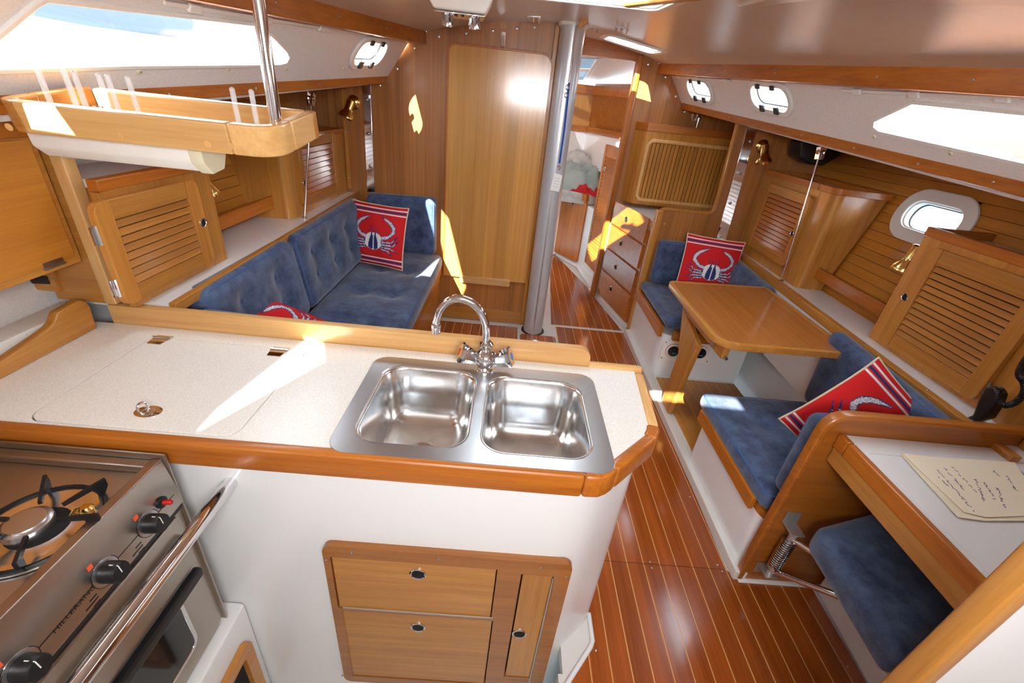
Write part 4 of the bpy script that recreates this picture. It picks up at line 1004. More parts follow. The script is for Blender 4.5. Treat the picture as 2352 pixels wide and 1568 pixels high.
def pillow_mesh(N=110, W_=.195, T=.062):
    vs_, fs, cols = [], [], []
    def surf(i, j, sd):
        s, t = 2*i/N-1, 2*j/N-1
        pin = 1-.045*(1-abs(s)**3)*abs(t)**3; pin2 = 1-.055*(1-abs(t)**3)*abs(s)**3
        x, y = s*W_*pin2, t*W_*pin
        h = T*(max(0, 1-s**2)**.55)*(max(0, 1-t**2)**.55)
        h += .0035*math.sin(s*9+t*4)*(1-s*s)*(1-t*t)
        return V((x, y, sd*h))
    idx = {}
    for sd in (1, -1):
        for i in range(N+1):
            for j in range(N+1):
                ed = i in (0, N) or j in (0, N)
                if sd < 0 and ed: idx[(sd, i, j)] = idx[(1, i, j)]; continue
                idx[(sd, i, j)] = len(vs_); vs_.append(surf(i, j, sd)); cols.append(s2l(crab_colour(2*i/N-1, 2*j/N-1) if sd > 0 else (210, 36, 38)))
        for i in range(N):
            for j in range(N):
                f = [idx[(sd, i, j)], idx[(sd, i+1, j)], idx[(sd, i+1, j+1)], idx[(sd, i, j+1)]]; fs.append(f if sd > 0 else f[::-1])
    me = bpy.data.meshes.new('crab_pillow'); me.from_pydata([tuple(v) for v in vs_], [], fs); me.update()
    ca = me.color_attributes.new('print', 'FLOAT_COLOR', 'POINT')
    for k, c in enumerate(cols): ca.data[k].color = c
    for p in me.polygons: p.use_smooth = True
    me.materials.append(M['print'])
    rim = [surf(i, 0, 1) for i in range(0, N, 5)]+[surf(N, j, 1) for j in range(0, N, 5)]+[surf(N-i, N, 1) for i in range(0, N, 5)]+[surf(0, N-j, 1) for j in range(0, N, 5)]
    v_, f_ = tube(rim, .0042, 6, closed=True)
    mp = bpy.data.meshes.new('cream_piping'); mp.from_pydata([tuple(v) for v in v_], [], f_); mp.materials.append(M['pipingcream'])
    for p in mp.polygons: p.use_smooth = True
    return me, mp
PME, PMP = pillow_mesh()
def pillow(label, centre, right_, up, scale=1):
    o = bpy.data.objects.new('crab_pillow', PME); COL.objects.link(o)
    r_, u_ = V(right_).normalized(), V(up); u_ = (u_-r_*u_.dot(r_)).normalized(); n_ = r_.cross(u_)
    o.matrix_world = Matrix(((r_.x, u_.x, n_.x, centre[0]), (r_.y, u_.y, n_.y, centre[1]), (r_.z, u_.z, n_.z, centre[2]), (0, 0, 0, 1))) @ Matrix.Scale(scale, 4)
    p = bpy.data.objects.new('piping', PMP); COL.objects.link(p); p.parent = o
    tag(o, label, 'pillow', 'red crab print pillows'); return o
pillow('red crab pillow propped upright in the corner of the port settee', PY(868, 540, 2.78), (.98, -.25, 0), (-.02, .28, .96), 1.0)
pillow('red pillow lying at the aft end of the port settee, mostly behind the worktop', (-.875, 1.56, .61), (-.10, .93, .20), (-.88, -.10, .46), 1.0)
# ================================================================== bulkhead furniture, mast, overhead
ft = thing('folding_table', 'tall wooden folding table stowed upright against the main bulkhead', 'table', (-.15, BK-.03, .34))
TP = Pl((0, BK-.004, 0), (1, 0, 0), (0, 0, 1))
cr_ = [TP.loc(PY(*p, BK-.03)) for p in ((1029, 105), (1016, 634), (1274, 130), (1214, 650))]
tx0 = (cr_[0][0]+cr_[1][0])/2; tx1 = (cr_[2][0]+cr_[3][0])/2-.008; tz0 = (cr_[1][1]+cr_[3][1])/2; tz1 = (TP.loc(PY(1060, 97, BK-.03))[1]+TP.loc(PY(1240, 122, BK-.03))[1])/2
to = rrect(tx0, tz0, tx1, tz1, 0, 8, (.07, .05, 0, 0))
mesh('leaf', *slab(TP, to, .022), M['tabletop'], ft, bev=.002)
mesh('edge_band', *sweep2d(TP, ccw(to), -.001, .010, .026, 0), M['trimZ'], ft, bev=.003)
lt = PY(1155, 90, BK-.01); LT = Pl((lt.x, BK-.001, lt.z), (1, 0, 0), (0, 0, 1))
tl = thing('table_latch', 'chrome latch on a small wooden backing plate above the folding table', 'latch', lt)
mesh('backing_plate', *slab(LT, rrect(-.025, -.055, .025, .05, .008), .012), M['trimZ'], tl, bev=.003)
mesh('catch', *join(slab(LT, rrect(-.014, -.035, .014, .035, .005), .004, (), .0125), tube([LT(-.006, .02, .02), LT(-.006, -.05, .024)], .003, 8), tube([LT(.006, .02, .02), LT(.006, -.05, .024)], .003, 8)), M['chrome'], tl)
lg = [TP.loc(PY(*p, BK-.05)) for p in ((1056, 634), (1056, 646), (1170, 655))]
lk = thing('table_ledge', 'wooden ledge that the stowed folding table rests on', 'ledge', TP(0, tz0-.04))
TL = Pl((0, BK-.001, 0), (1, 0, 0), (0, 0, 1))
mesh('ledge', *slab(TL, rrect(lg[0][0], tz0-.036, lg[2][0], tz0+.012, .012), .040, (), .001), M['lightX'], lk, bev=.006)
screws(lk, [TL(TL.loc(PY(1078, 644, BK-.041))[0], tz0-.014, .041), TL(TL.loc(PY(1150, 650, BK-.041))[0], tz0-.014, .041)], (0, -1, 0), .006)
# mast
mx, my = .264, 3.05
ms = thing('mast', 'silver aluminium mast passing from floor to ceiling in the saloon', 'mast', (mx, my, -.004))
prof_ = []
for k in range(40):
    a = 2*math.pi*k/40; prof_.append((mx+.072*math.cos(a)*(abs(math.cos(a))**-.12 if abs(math.cos(a)) > .05 else 1), my+.085*math.sin(a)))
mesh('tube', *prism([(x, y, .0) for x, y in prof_], (0, 0, ZC(mx, my)+.01)), M['alu'], ms, smooth=True, flat_angle=math.radians(60))
mesh('sail_track', *box((mx-.004, my-.0875, .03), (mx+.004, my-.080, ZC(mx, my)-.01)), M['steel'], ms)
mesh('mast_step', *lathe([(.090, 0), (.090, .004), (.080, .008)], (mx, my, -.003), (0, 0, 1), 32), M['black'], ms, smooth=True)
mesh('collar', *lathe([(.080, 0), (.086, .003), (.086, .03)], (mx, my, ZC(mx, my)-.022), (0, 0, 1), 32), M['white'], ms, smooth=True)
# lanyard with shackle and white tag
ly = thing('blue_lanyard', 'blue cord lanyard with snap shackles and white tag hanging on the mast', 'lanyard', PY(1275, 420, my-.095))
yl = my-.10
pt = lambda x, y: PY(x, y, yl)
mesh('chain', *tube([pt(1324, 60), pt(1317, 110), pt(1311, 165), pt(1307, 190)], .006, 8), M['steel'], ly)
mesh('cord', *tube(smoothpath([pt(1308, 185), pt(1304, 225), pt(1297, 290), pt(1290, 340), pt(1285, 375)]), .0055, 8), M['cord'], ly, smooth=True)
for x, y in ((1303, 200), (1300, 218), (1284, 385)):
    c = pt(x, y); mesh('shackle', *tube(arc(c, .012, 0, 360, 16, (.6, -.5, 0), (0, 0, 1))[:-1], .003, 6, closed=True), M['chrome'], ly, smooth=True)
c0, c1_, c2_, c3_ = pt(1273, 397), pt(1292, 403), pt(1284, 441), pt(1263, 436)
tgp = mesh('tag', *prism([c0, c1_, c2_, c3_], (0, -.004, 0)), M['white'], ly, bev=.001)
for k in range(4):
    a, b = c0.lerp(c3_, .25+.16*k).lerp(c1_.lerp(c2_, .25+.16*k), .2), c0.lerp(c3_, .25+.16*k).lerp(c1_.lerp(c2_, .25+.16*k), .8)
    mesh('tag_print', *bar(a+V((0, -.0042, 0)), b+V((0, -.0042, 0)), (0, -1, 0), .0012, .0003), M['seal'], tgp)
# wooden chock on the ceiling beside the mast
ck = thing('ceiling_chock', 'small wooden hook block on the ceiling beside the mast head', 'block', PZ(1345, 60, 1.9))
zc_ = 1.945
a = PY(1346, 20, 2.74)
CKp = Pl((a.x, 2.78, 0), (1, 0, 0), (0, 0, 1))
pp = [CKp.loc(PY(*p, 2.78)) for p in ((1344, 16), (1357, 17), (1348, 56), (1331, 68), (1328, 62), (1333, 36), (1340, 34))]
mesh('block', *slab(CKp, ccw(pp), .03, (), -.015), M['teakZ'], ck, bev=.005)
# pad eyes on the headliner
for px, lab in (((1226, 42), 'steel deck bolts on the ceiling in front of the folding table'), ((1360, 68), 'steel deck bolts on the ceiling beside the wooden hook block'), ((1428, 66), 'steel deck bolts on the ceiling near the small forward hatch')):
    q = PZ(*px, 1.93); q = PZ(*px, ZC(q.x, q.y)); q.z = ZC(q.x, q.y)
    pe = thing('deck_bolts', lab, 'bolts', q, 'bolt plates under the deck')
    mesh('plate', *bar(q+V((-.035, 0, -.004)), q+V((.035, 0, -.004)), (0, 0, 1), .03, .006), M['steel'], pe, bev=.001)
    for dx in (-.03, 0, .03): mesh('bolt', *lathe([(.007, 0), (.007, -.010), (.004, -.011), (.004, -.022)], q+V((dx, 0, -.003)), (0, 0, 1), 8), M['chrome'], pe)
# two-spot ceiling lamp
q = PZ(1065, 12, 1.885); q.z = ZC(q.x, q.y)
cl = thing('ceiling_lamp', 'white ceiling console with chrome plate and two spotlights', 'lamp', q+V((0, 0, -.08)))
hx, hy = .165, .12
lw = [V((q.x-.14, q.y-.16, ZC(q.x, q.y)+.006)), V((q.x+.14, q.y-.16, ZC(q.x, q.y)+.006)), V((q.x+.12, q.y+.03, q.z+.004)), V((q.x-.12, q.y+.03, q.z+.004))]
lo_ = [V((q.x-.105, q.y-.14, q.z-.050)), V((q.x+.105, q.y-.14, q.z-.050)), V((q.x+.09, q.y-.01, q.z-.050)), V((q.x-.09, q.y-.01, q.z-.050))]
mesh('housing', lw+lo_, [[0, 1, 2, 3], [7, 6, 5, 4], [0, 4, 5, 1], [1, 5, 6, 2], [2, 6, 7, 3], [3, 7, 4, 0]], M['white'], cl, bev=.012, seg=3)
mesh('chrome_plate', *prism([p+V((0, -.0, -.002)) for p in (lo_[0]+V((.002, .002, 0)), lo_[1]+V((-.002, .002, 0)), lo_[2]+V((-.002, -.002, 0)), lo_[3]+V((.002, -.002, 0)))], (0, 0, -.008)), M['chrome'], cl, bev=.003)
for dx in (-.055, .055):
    p = V((q.x+dx, q.y-.075, q.z-.060)); ax = V((dx*1.5, .15, -1)).normalized()
    sp_ = mesh('spotlight', *lathe([(.018, -.006), (.022, 0), (.022, .012), (.026, .018), (.027, .036), (.023, .037), (.020, .030)], p, ax, 20), M['chrome'], cl, smooth=True)
    mesh('lens', *lathe([(.020, .031), (.020, .033), (0, .033)], p, ax, 16), M['white'], sp_)
for dx in (-.014, .012): mesh('switch', *box((q.x+dx-.006, q.y-.13, q.z-.066), (q.x+dx+.006, q.y-.115, q.z-.060)), M['black'], cl, bev=.002)
# chain plates and tie rods
def chainplate(lab, px, Y, bolts, sx):
    t = thing('chainplate', lab, 'chainplate', PY(*px[2], Y), 'steel chainplates on the bulkheads')
    mesh('strap', *prism([PY(*p, Y-.001) for p in px], (0, -.009, 0)), M['chrome'], t, bev=.002)
    for b in bolts: mesh('bolt', *lathe([(.010, 0), (.010, .003), (.006, .008), (0, .010)], PY(*b, Y-.010), (0, -1, 0), 14), M['steel'], t, smooth=True)
chainplate('polished steel strap with domed bolts on the port main bulkhead', [(833, 193), (851, 193), (862, 440), (844, 440)], BK, ((842, 229), (846, 307), (850, 382)), 0)
chainplate('polished steel strap with domed bolts on the starboard half bulkhead', [(1717, 288), (1739, 292), (1664, 560), (1640, 560)], BK, ((1724, 325), (1700, 398), (1677, 466), (1655, 543)), 0)
def tierod(lab, bot, top, r=.0055, clamp=True):
    bot, top = V(bot), V(top); t = thing('tie_rod', lab, 'rod', bot, 'slim steel tie rods')
    d = (top-bot).normalized()
    mesh('rod', *tube([bot, top], r, 12), M['chrome'], t, smooth=True)
    mesh('foot', *lathe([(.014, 0), (.014, .004), (.007, .010)], bot, (0, 0, 1), 14), M['chrome'], t, smooth=True)
    mesh('fork', *join(bar(top-d*.03+V((-.012, 0, 0)), top+d*.03+V((-.018, 0, 0)), (1, 0, 0), .035, .006), bar(top-d*.03+V((.008, 0, 0)), top+d*.03+V((.012, 0, 0)), (1, 0, 0), .035, .006), lathe([(.011, -.02), (.013, -.018), (.013, .018), (.011, .02)], top+d*.005, (1, 0, 0), 12)), M['chrome'], t)
b = PX(698, 492, -1.098); b.z = ZSP+.002; tp_ = PX(714, 228, -1.09)
tierod('slim steel tie rod rising from the port shelf by the rounded locker', b, tp_)
ZSS = .762                                     # starboard shelf height
b = PX(1797, 637, 1.664); b.z = ZSS+.002; tp_ = PX(1884, 352, 1.664)
tierod('slim steel tie rod rising from the starboard shelf below the loudspeaker', b, tp_)
tp_ = PY(1606, 268, 3.87); b = V((tp_.x, tp_.y, PY(1594, 306, 3.87).z))
tierod('short steel tie rod above the tambour cabinet', b, tp_)
# brass reading lamps
def brass_lamp(lab, base, nrm, hang):
    base, nrm, hang = V(base), V(nrm).normalized(), V(hang).normalized()
    t = thing('reading_lamp', lab, 'lamp', base, 'brass reading lamps')
    mesh('base_plate', *lathe([(.042, 0), (.042, .006), (.032, .016), (.020, .022)], base, nrm, 24), M['brass'], t, smooth=True)
    k = base+nrm*.030; mesh('knuckle', *join(tube([base+nrm*.014, k], .008, 10), lathe([(.013, -.012), (.014, 0), (.013, .012)], k, nrm.cross(hang), 14)), M['black'], t, smooth=True)
    s0 = k-hang*.015+nrm*.012
    sh_ = mesh('shade', *lathe([(.016, 0), (.026, .006), (.027, .058), (.030, .072), (.048, .096), (.050, .114), (.046, .115), (.034, .09)], s0, hang, 24), M['brass'], t, smooth=True)
    mesh('bulb', *lathe([(.02, .08), (.036, .104), (0, .106)], s0, hang, 14), M['white'], sh_, smooth=True)
brass_lamp('brass reading lamp on the port main bulkhead above the settee corner', PY(812, 235, BK), (0, -1, 0), (-.32, -.25, -.9))
brass_lamp('brass reading lamp on the starboard half bulkhead', PY(1750, 336, BK), (0, -1, 0), (.10, -.30, -.95))
brass_lamp('brass reading lamp on the end of the port locker beside the galley', V((-1.165, yR+.0, 1.225)), (0, 1, 0), (0, .05, -1))
# ================================================================== starboard
X3 = 1.700
def stb_locker(lab, ya, yb, ztop, pxdoor, pull, n, mat, round_aft, hing=None):
    t = thing('louvred_locker', lab, 'cabinet', (1.8, (ya+yb)/2, ZSS), 'louvred lockers along the cabin sides')
    P = Pl((X3, 0, 0), (0, -1, 0), (0, 0, 1))
    xo = HX(1, ZSS)-.02; xt = HX(1, ztop)-.012
    vs_, fs = [], []
    pl0 = fillet([(X3, ya), (xo, ya), (xo, yb), (X3, yb)], [.05 if round_aft else .006, 0, 0, .006], 8)
    m_ = len(pl0)
    for z, xx in ((ZSS+.001, xo), (ztop, xt)):
        for x, y in pl0: vs_.append(V((X3+(x-X3)*(xx-X3)/(xo-X3) if x > X3+.06 else x, y, z)))
    fs = [list(range(m_))[::-1], list(range(m_, 2*m_))]+[[i, (i+1) % m_, m_+(i+1) % m_, m_+i] for i in range(m_)]
    mesh('carcass', vs_, fs, M['teakZ'], t, smooth=True)
    return t, P, xt
t4, P4, xt4 = stb_locker('starboard locker with louvred door and curved end beside the half bulkhead', 2.40, BK-.004, 1.285, None, None, 10, 'trim', True)
ring = fillet([(X3-.008, 2.392), (xt4, 2.37), (xt4, BK-.006), (X3-.008, BK-.006)], [.05, 0, 0, 0], 8)
mesh('fiddle', *sweep2d(Pl((0, 0, 1.286), (1, 0, 0), (0, 1, 0)), ccw(ring), 0, .024, .034), M['trimY'], t4, bev=.004)
mesh('top', *slab(Pl((0, 0, 1.286), (1, 0, 0), (0, 1, 0)), [(X3, 2.42), (xt4-.02, 2.42), (xt4-.02, BK-.01), (X3, BK-.01)], .006), M['coach'], t4)
dl = [P4.loc(PX(*p, X3-.02)) for p in ((1762, 418), (1868, 462), (1796, 612), (1712, 560))]
d4z1 = dl[0][1]; d4z0 = (dl[2][1]+dl[3][1])/2; d4x0 = (dl[0][0]+dl[3][0])/2; d4x1 = (dl[1][0]+dl[2][0])/2
d4x1 = min(d4x1, P4.loc((0, 2.47, 0))[0]); d4x0 = max(d4x0, P4.loc((0, BK-.05, 0))[0])
louvre_door(P4, d4x0, d4z0, d4x1, d4z1, t4, st=.05, tr=.055, br=.055, n=11, mat='trim', pull=P4.loc(PX(1820, 536, X3-.02)))
t5, P5, xt5 = stb_locker('starboard locker with wide louvred door beside the chart table', 1.02, 1.80, 1.235, None, None, 12, 'teak', False)
mesh('fiddle', *box((X3-.006, 1.02, 1.236), (X3+.02, 1.80, 1.272)), M['trimY'], t5, bev=.004)
mesh('end_fiddle', *box((X3+.021, 1.776, 1.236), (xt5, 1.80, 1.272)), M['trimX'], t5, bev=.004)
mesh('top', *box((X3+.02, 1.03, 1.236), (xt5-.02, 1.77, 1.242)), M['coach'], t5)
dl = [P5.loc(PX(*p, X3-.02)) for p in ((2140, 568), (2020, 770), (2207, 915))]
d5x0 = (dl[0][0]+dl[1][0])/2; d5z1 = dl[0][1]+.004; d5z0 = (dl[1][1]+dl[2][1])/2-.004; d5x1 = P5.loc((0, 1.20, 0))[0]
xx = P5.loc(PX(2215, 912, X3-.02))[0]
louvre_door(P5, d5x0, d5z0, xx+.03, d5z1, t5, st=.055, tr=.06, br=.06, n=12, pull=P5.loc(PX(2079, 682, X3-.021)), hinges=[(xx+.034, P5.loc(PX(2265, 888, X3))[1])])
brass_lamp('brass reading lamp on the end of the starboard locker beside the chart table', V((X3+.045, 1.80, 1.17)), (0, 1, 0), (-.10, .08, -1))
# black loudspeaker under the deck
k = PY(1885, 350, 2.95)
lsp = mesh('loudspeaker', *prism([PY(*p, 2.90) for p in ((1842, 325), (1838, 362), (1862, 378), (1890, 382), (1932, 358), (1930, 335), (1905, 322))], (0, .14, 0)), M['black'], None, bev=.012, seg=3)
tag(lsp, 'black loudspeaker tucked under the starboard side deck', 'speaker')
# shelf, trim, book rail
ss = thing('side_shelf', 'white shelf with screwed wooden edge behind the starboard dinette', 'shelf', (1.75, 2.1, ZSS-.02))
tA = PZ(1778, 643, ZSS); tB = PZ(2205, 963, ZSS); sdir = (tA-tB)/(tA.y-tB.y)
def tx(Y): return tB.x+sdir.x*(Y-tB.y)
ya_, yb_ = 1.0, BK-.002
mesh('shelf_board', *prism([(tx(ya_)+.03, ya_, ZSS-.02), (HX(1, ZSS)-.014, ya_, ZSS-.02), (HX(1, ZSS)-.014, yb_, ZSS-.02), (tx(yb_)+.03, yb_, ZSS-.02)], (0, 0, .02)), M['liner'], ss)
et = mesh('edge_trim', *prism([(tx(ya_), ya_, ZSS-.04), (tx(ya_)+.034, ya_, ZSS-.04), (tx(yb_)+.034, yb_, ZSS-.04), (tx(yb_), yb_, ZSS-.04)], (0, 0, .046)), M['teakY'], ss, bev=.005)
screws(et, [V((tx(y)+.017, y, ZSS+.006)) for y in (1.35, 1.62, 1.70, 1.98, 2.28, 2.38)], (0, 0, 1), .0045)
mesh('shelf_apron', *prism([(tx(ya_)+.004, ya_, .35), (tx(yb_)+.004, yb_, .35), (tx(yb_)+.02, yb_, .35), (tx(ya_)+.02, ya_, .35)], (0, 0, ZSS-.041-.35)), M['liner'], ss)
a, b = PX(1855, 612, 1.78), PX(2010, 716, 1.78)
br_ = thing('book_rail', 'wooden book rail between the two starboard lockers', 'rail', (1.79, 2.1, .84))
mesh('rail', *box((1.775, 1.795, a.z-.035), (1.795, 2.405, a.z+.025)), M['trimY'], br_, bev=.004)
# forward dinette seat
fs_ = thing('dinette_seat_base', 'white moulded seat base with wooden rails against the half bulkhead', 'seat base', (1.4, 2.8, 0))
pl1 = fillet([(1.045, BK-.014), (1.045, 2.47), (1.62, 2.47), (1.62, BK-.014)], [0, .08, 0, 0], 8)
mesh('body', *prism([(x, y, .0) for x, y in pl1], (0, 0, .345)), M['liner'], fs_, smooth=True)
mesh('side_rail', *box((1.018, 2.48, .325), (1.044, BK-.03, .400)), M['trimY'], fs_, bev=.005)
ra, rb = PY(1524, 742, 2.465), PY(1575, 772, 2.465)
mesh('front_rail', *box((1.10, 2.44, .318), (1.6, 2.469, .392)), M['trimX'], fs_, bev=.012, seg=3)
screws(fs_, [PY(1555, 770, 2.439)], (0, -1, 0), .006)
for px, lab, hub in (((1546, 805), 'white square plate with round dark valve at the inboard side of the dinette seat', 'dark'), ((1608, 810), 'white square plate with round dark valve behind the dinette table leg', 'dark')):
    c = PY(*px, 2.468); g = .062
    vp = thing('valve_plate', lab, 'plate', c, 'round valve plates on the dinette seat')
    VP = Pl(c, (1, 0, 0), (0, 0, 1))
    mesh('plate', *slab(VP, rrect(-.078, -.075, .078, .075, .006), .004), M['white'], vp, bev=.001)
    mesh('bezel', *lathe([(.050, .004), (.050, .010), (.040, .012), (.036, .006)], c, VP.n, 28), M['white'], vp, smooth=True)
    mesh('ring', *lathe([(.0525, .004), (.0525, .006), (.0505, .006), (.0505, .004)], c, VP.n, 28), M['orange'], vp)
    mesh('valve', *lathe([(.036, .005), (.034, .014), (.02, .018), (0, .018)], c, VP.n, 20), M['black'], vp, smooth=True)
    mesh('valve_mark', *slab(VP, [(-.010, -.014), (.016, -.014), (.016, -.006), (-.010, -.006)], .0008, (), .0182), M['blue'], vp)
    screws(vp, [VP(x, y, .004) for x in (-.062, .062) for y in (-.058, .058)], VP.n, .004, 'black')
pad('seat_cushion', 'blue seat cushion of the forward dinette seat', [(1.035, 2.435, .402), (1.62, 2.435, .402), (1.62, BK-.016, .402), (1.035, BK-.016, .402)], (0, 0, .065), GP, .03, .008, [(.4, .5)], .006, .08)
bz = PY(1490, 545, BK-.02).z
pad('back_cushion', 'tufted blue back cushion against the starboard half bulkhead', [(1.085, BK-.004, .475), (1.66, BK-.004, .475), (1.66, BK-.004, bz), (1.085, BK-.004, bz)], V((0, -.10, 0)), GP, .035, .012, [(.25, .36), (.25, .64), (.75, .36), (.75, .64)], .016, .05)
pad('back_cushion', 'blue side cushion between the starboard shelf and the forward dinette seat', [(1.645, 3.02, .475), (1.63, 2.40, .475), (1.63, 2.38, .735), (1.645, 3.02, .76)][::-1] if False else [(1.625, 2.40, .475), (1.645, 3.02, .475), (1.645, 3.02, .75), (1.625, 2.42, .735)][::-1], V((-.09, 0, 0)), GP, .035, .010)
# dinette table
DZ = .73
dt = thing('dinette_table', 'wooden dinette table with rounded corners and folding leg', 'table', (1.25, 2.05, FP))
tb = [PZ(*p, DZ) for p in ((1535, 650), (1653, 797), (1890, 812), (1770, 655))]
tbl = fillet([(.955, 1.652), (1.565, 1.672), (1.565, 2.455), (.955, 2.40)], [.11, .02, .02, .05], 8)
DT = Pl((0, 0, DZ-.024), (1, 0, 0), (0, 1, 0))
mesh('top', *slab(DT, tbl, .024), M['dintop'], dt)
mesh('edge_band', *sweep2d(DT, ccw(tbl), -.006, .016, .028, -.003), M['teakY'], dt, bev=.006, seg=3)
lgt = [PX(*p, 1.035) for p in ((1545, 690), (1610, 795), (1600, 815))]
ap = mesh('apron', *box((1.02, 1.72, DZ-.115), (1.05, 2.20, DZ-.0275)), M['teakY'], dt, bev=.006)
mesh('fold_hinge', *tube([V((1.035, 1.70, DZ-.10)), V((1.035, 2.22, DZ-.10))], .008, 10), M['steel'], dt)
mesh('latch', *box((1.008, 1.80, DZ-.095), (1.019, 1.84, DZ-.07)), M['steel'], dt, bev=.003)
mesh('latch', *box((1.008, 2.06, DZ-.085), (1.019, 2.12, DZ-.065)), M['steel'], dt, bev=.003)
lf0, lf1 = PX(1562, 705, 1.03), PX(1607, 790, 1.03); lb0, lb1 = PZ(1511, 955, FP+.002), PZ(1528, 962, FP+.002)
fx = 1.035
lgp = [PX(*p, fx-.014) for p in ((1568, 700), (1602, 795), (1593, 812), (1529, 960), (1509, 946), (1556, 815))]; lgp[3].z = lgp[4].z = FP+.003
mesh('leg', *prism(lgp, (.030, 0, 0)), M['teakZ'], dt, bev=.006)
mesh('wall_cleat', *box((1.545, 1.85, DZ-.06), (1.572, 2.35, DZ-.025)), M['teakY'], dt, bev=.004)
# aft dinette seat
as_ = thing('dinette_seat_base', 'white moulded seat base with wooden rail beside the chart table panel', 'seat base', (1.4, 1.4, 0))
pl2 = fillet([(1.026, 1.092), (1.62, 1.092), (1.62, 1.70), (1.026, 1.70)], [.06, 0, 0, .05], 8)
mesh('body', *prism([(x, y, .0) for x, y in pl2], (0, 0, .295)), M['liner'], as_, smooth=True)
mesh('side_rail', *box((1.004, 1.16, .285), (1.025, 1.70, .345)), M['trimY'], as_, bev=.005)
screws(as_, [V((1.004, y, .315)) for y in (1.2, 1.65)], (-1, 0, 0), .005)
mesh('seat_board', *prism([(x, y, .296) for x, y in pl2], (0, 0, .03)), M['trimX'], as_, smooth=True)
pad('seat_cushion', 'tufted blue seat cushion of the aft dinette seat', [(1.012, 1.115, .328), (1.56, 1.115, .328), (1.56, 1.765, .328), (1.012, 1.765, .328)], (0, 0, .078), GP, .03, .010, [(.36, .26), (.36, .62), (.74, .26), (.74, .62)], .012, .06)
pad('back_cushion', 'blue back cushion along the starboard side of the aft dinette seat', [(1.555, 1.13, .41), (1.585, 1.76, .41), (1.595, 1.80, .78), (1.575, 1.13, .755)][::-1], V((-.085, 0, .01)), GP, .035, .012)
pad('back_cushion', 'blue end cushion leaning on the chart table panel', [(1.05, 1.094, .412), (1.50, 1.094, .412), (1.50, 1.094, .765), (1.05, 1.094, .755)][::-1], V((0, .085, 0)), GP, .032, .010)
pillow('red crab pillow in front of the starboard half bulkhead behind the dinette table', PY(1628, 612, 2.90), (.995, -.10, -.04), (.0, .26, .96), 1.0)
pc = PY(1985, 915, 1.36)
pillow('red crab pillow leaning against the aft dinette seat back', (1.385, 1.30, .61), (.75, -.30, -.60), (.62, .0, .78), 1.0)
# ================================================================== chart table
PYn = 1.07
nv = thing('divider', 'wooden end panel with rounded corner between dinette and chart table', 'divider', (1.3, PYn, 0))
NPl = Pl((0, PYn+.012, 0), (1, 0, 0), (0, 0, 1))
npp = fillet([(1.025, .012), (1.66, .012), (1.66, .815), (1.028, .815)], [0, 0, 0, .07], 8)
mesh('panel', *slab(NPl, npp, .020), M['panel'], nv)
edge = [p for p in npp if p[1] > .05 and p[0] < 1.655 or p[0] < 1.03]
edge = [(1.66, .815)]+[p for p in npp[3:]]+[(1.025, .012)]
mesh('edge_moulding', *sweep2d(NPl, edge, -.010, .010, .034, -.007, closed=False), M['trimX'], nv, bev=.006, seg=3)
mesh('base_flange', *box((1.02, PYn-.022, .0), (1.31, PYn+.02, .012)), M['liner'], nv, bev=.004)
NZ = .748
cht = thing('chart_table', 'white topped chart table with wooden front rails', 'desk', (1.35, .7, .60))
NT = Pl((0, 0, NZ), (1, 0, 0), (0, 1, 0))
mesh('desk_top', *slab(NT, [(1.10, .43), (1.66, .43), (1.66, PYn-.010), (1.10, PYn-.010)], .022, [ccw([(1.118, .47), (1.56, .47), (1.56, PYn-.085), (1.118, PYn-.085)])], -.022), M['liner'], cht)
ld = mesh('desk_lid', *slab(NT, [(1.120, .472), (1.558, .472), (1.558, PYn-.087), (1.120, PYn-.087)], .020, (), -.0205), M['liner'], cht, bev=.001)
mesh('piano_hinge', *tube([NT(1.562, .45, .001), NT(1.562, PYn-.09, .001)], .003, 8), M['steel'], ld)
mesh('lid_gap', *slab(NT, [(1.11, .46), (1.57, .46), (1.57, PYn-.08), (1.11, PYn-.08)], .003, (), -.028), M['dark'], cht)
mesh('front_edge', *box((1.078, .43, NZ-.045), (1.100, PYn-.055, NZ+.004)), M['trimY'], cht, bev=.004)
mesh('edge_block', *box((1.078, PYn-.053, NZ-.045), (1.100, PYn-.010, NZ+.004)), M['trimY'], cht, bev=.004)
mesh('front_rail', *box((1.084, .43, NZ-.105), (1.104, PYn-.010, NZ-.047)), M['teakY'], cht, bev=.004)
mesh('drawer_box', *box((1.13, .43, NZ-.13), (1.66, PYn-.012, NZ-.03)), M['dark'], cht)
mesh('back_rail', *box((1.645, .43, NZ+.001), (1.665, PYn-.01, NZ+.05)), M['teakY'], cht, bev=.004)
# side lining and base below the chart table
nb = thing('plinth', 'white base moulding below the chart table', 'plinth', (1.5, .7, 0))
mesh('body', *prism([(1.278, .20, 0), (1.325, 1.045, 0), (1.72, 1.045, 0), (1.72, .20, 0)], (0, 0, .10)), M['liner'], nb, bev=.01)
mesh('lining_panel', *box((1.668, .45, .102), (1.69, 1.018, 1.32)), M['teakY'], cht)
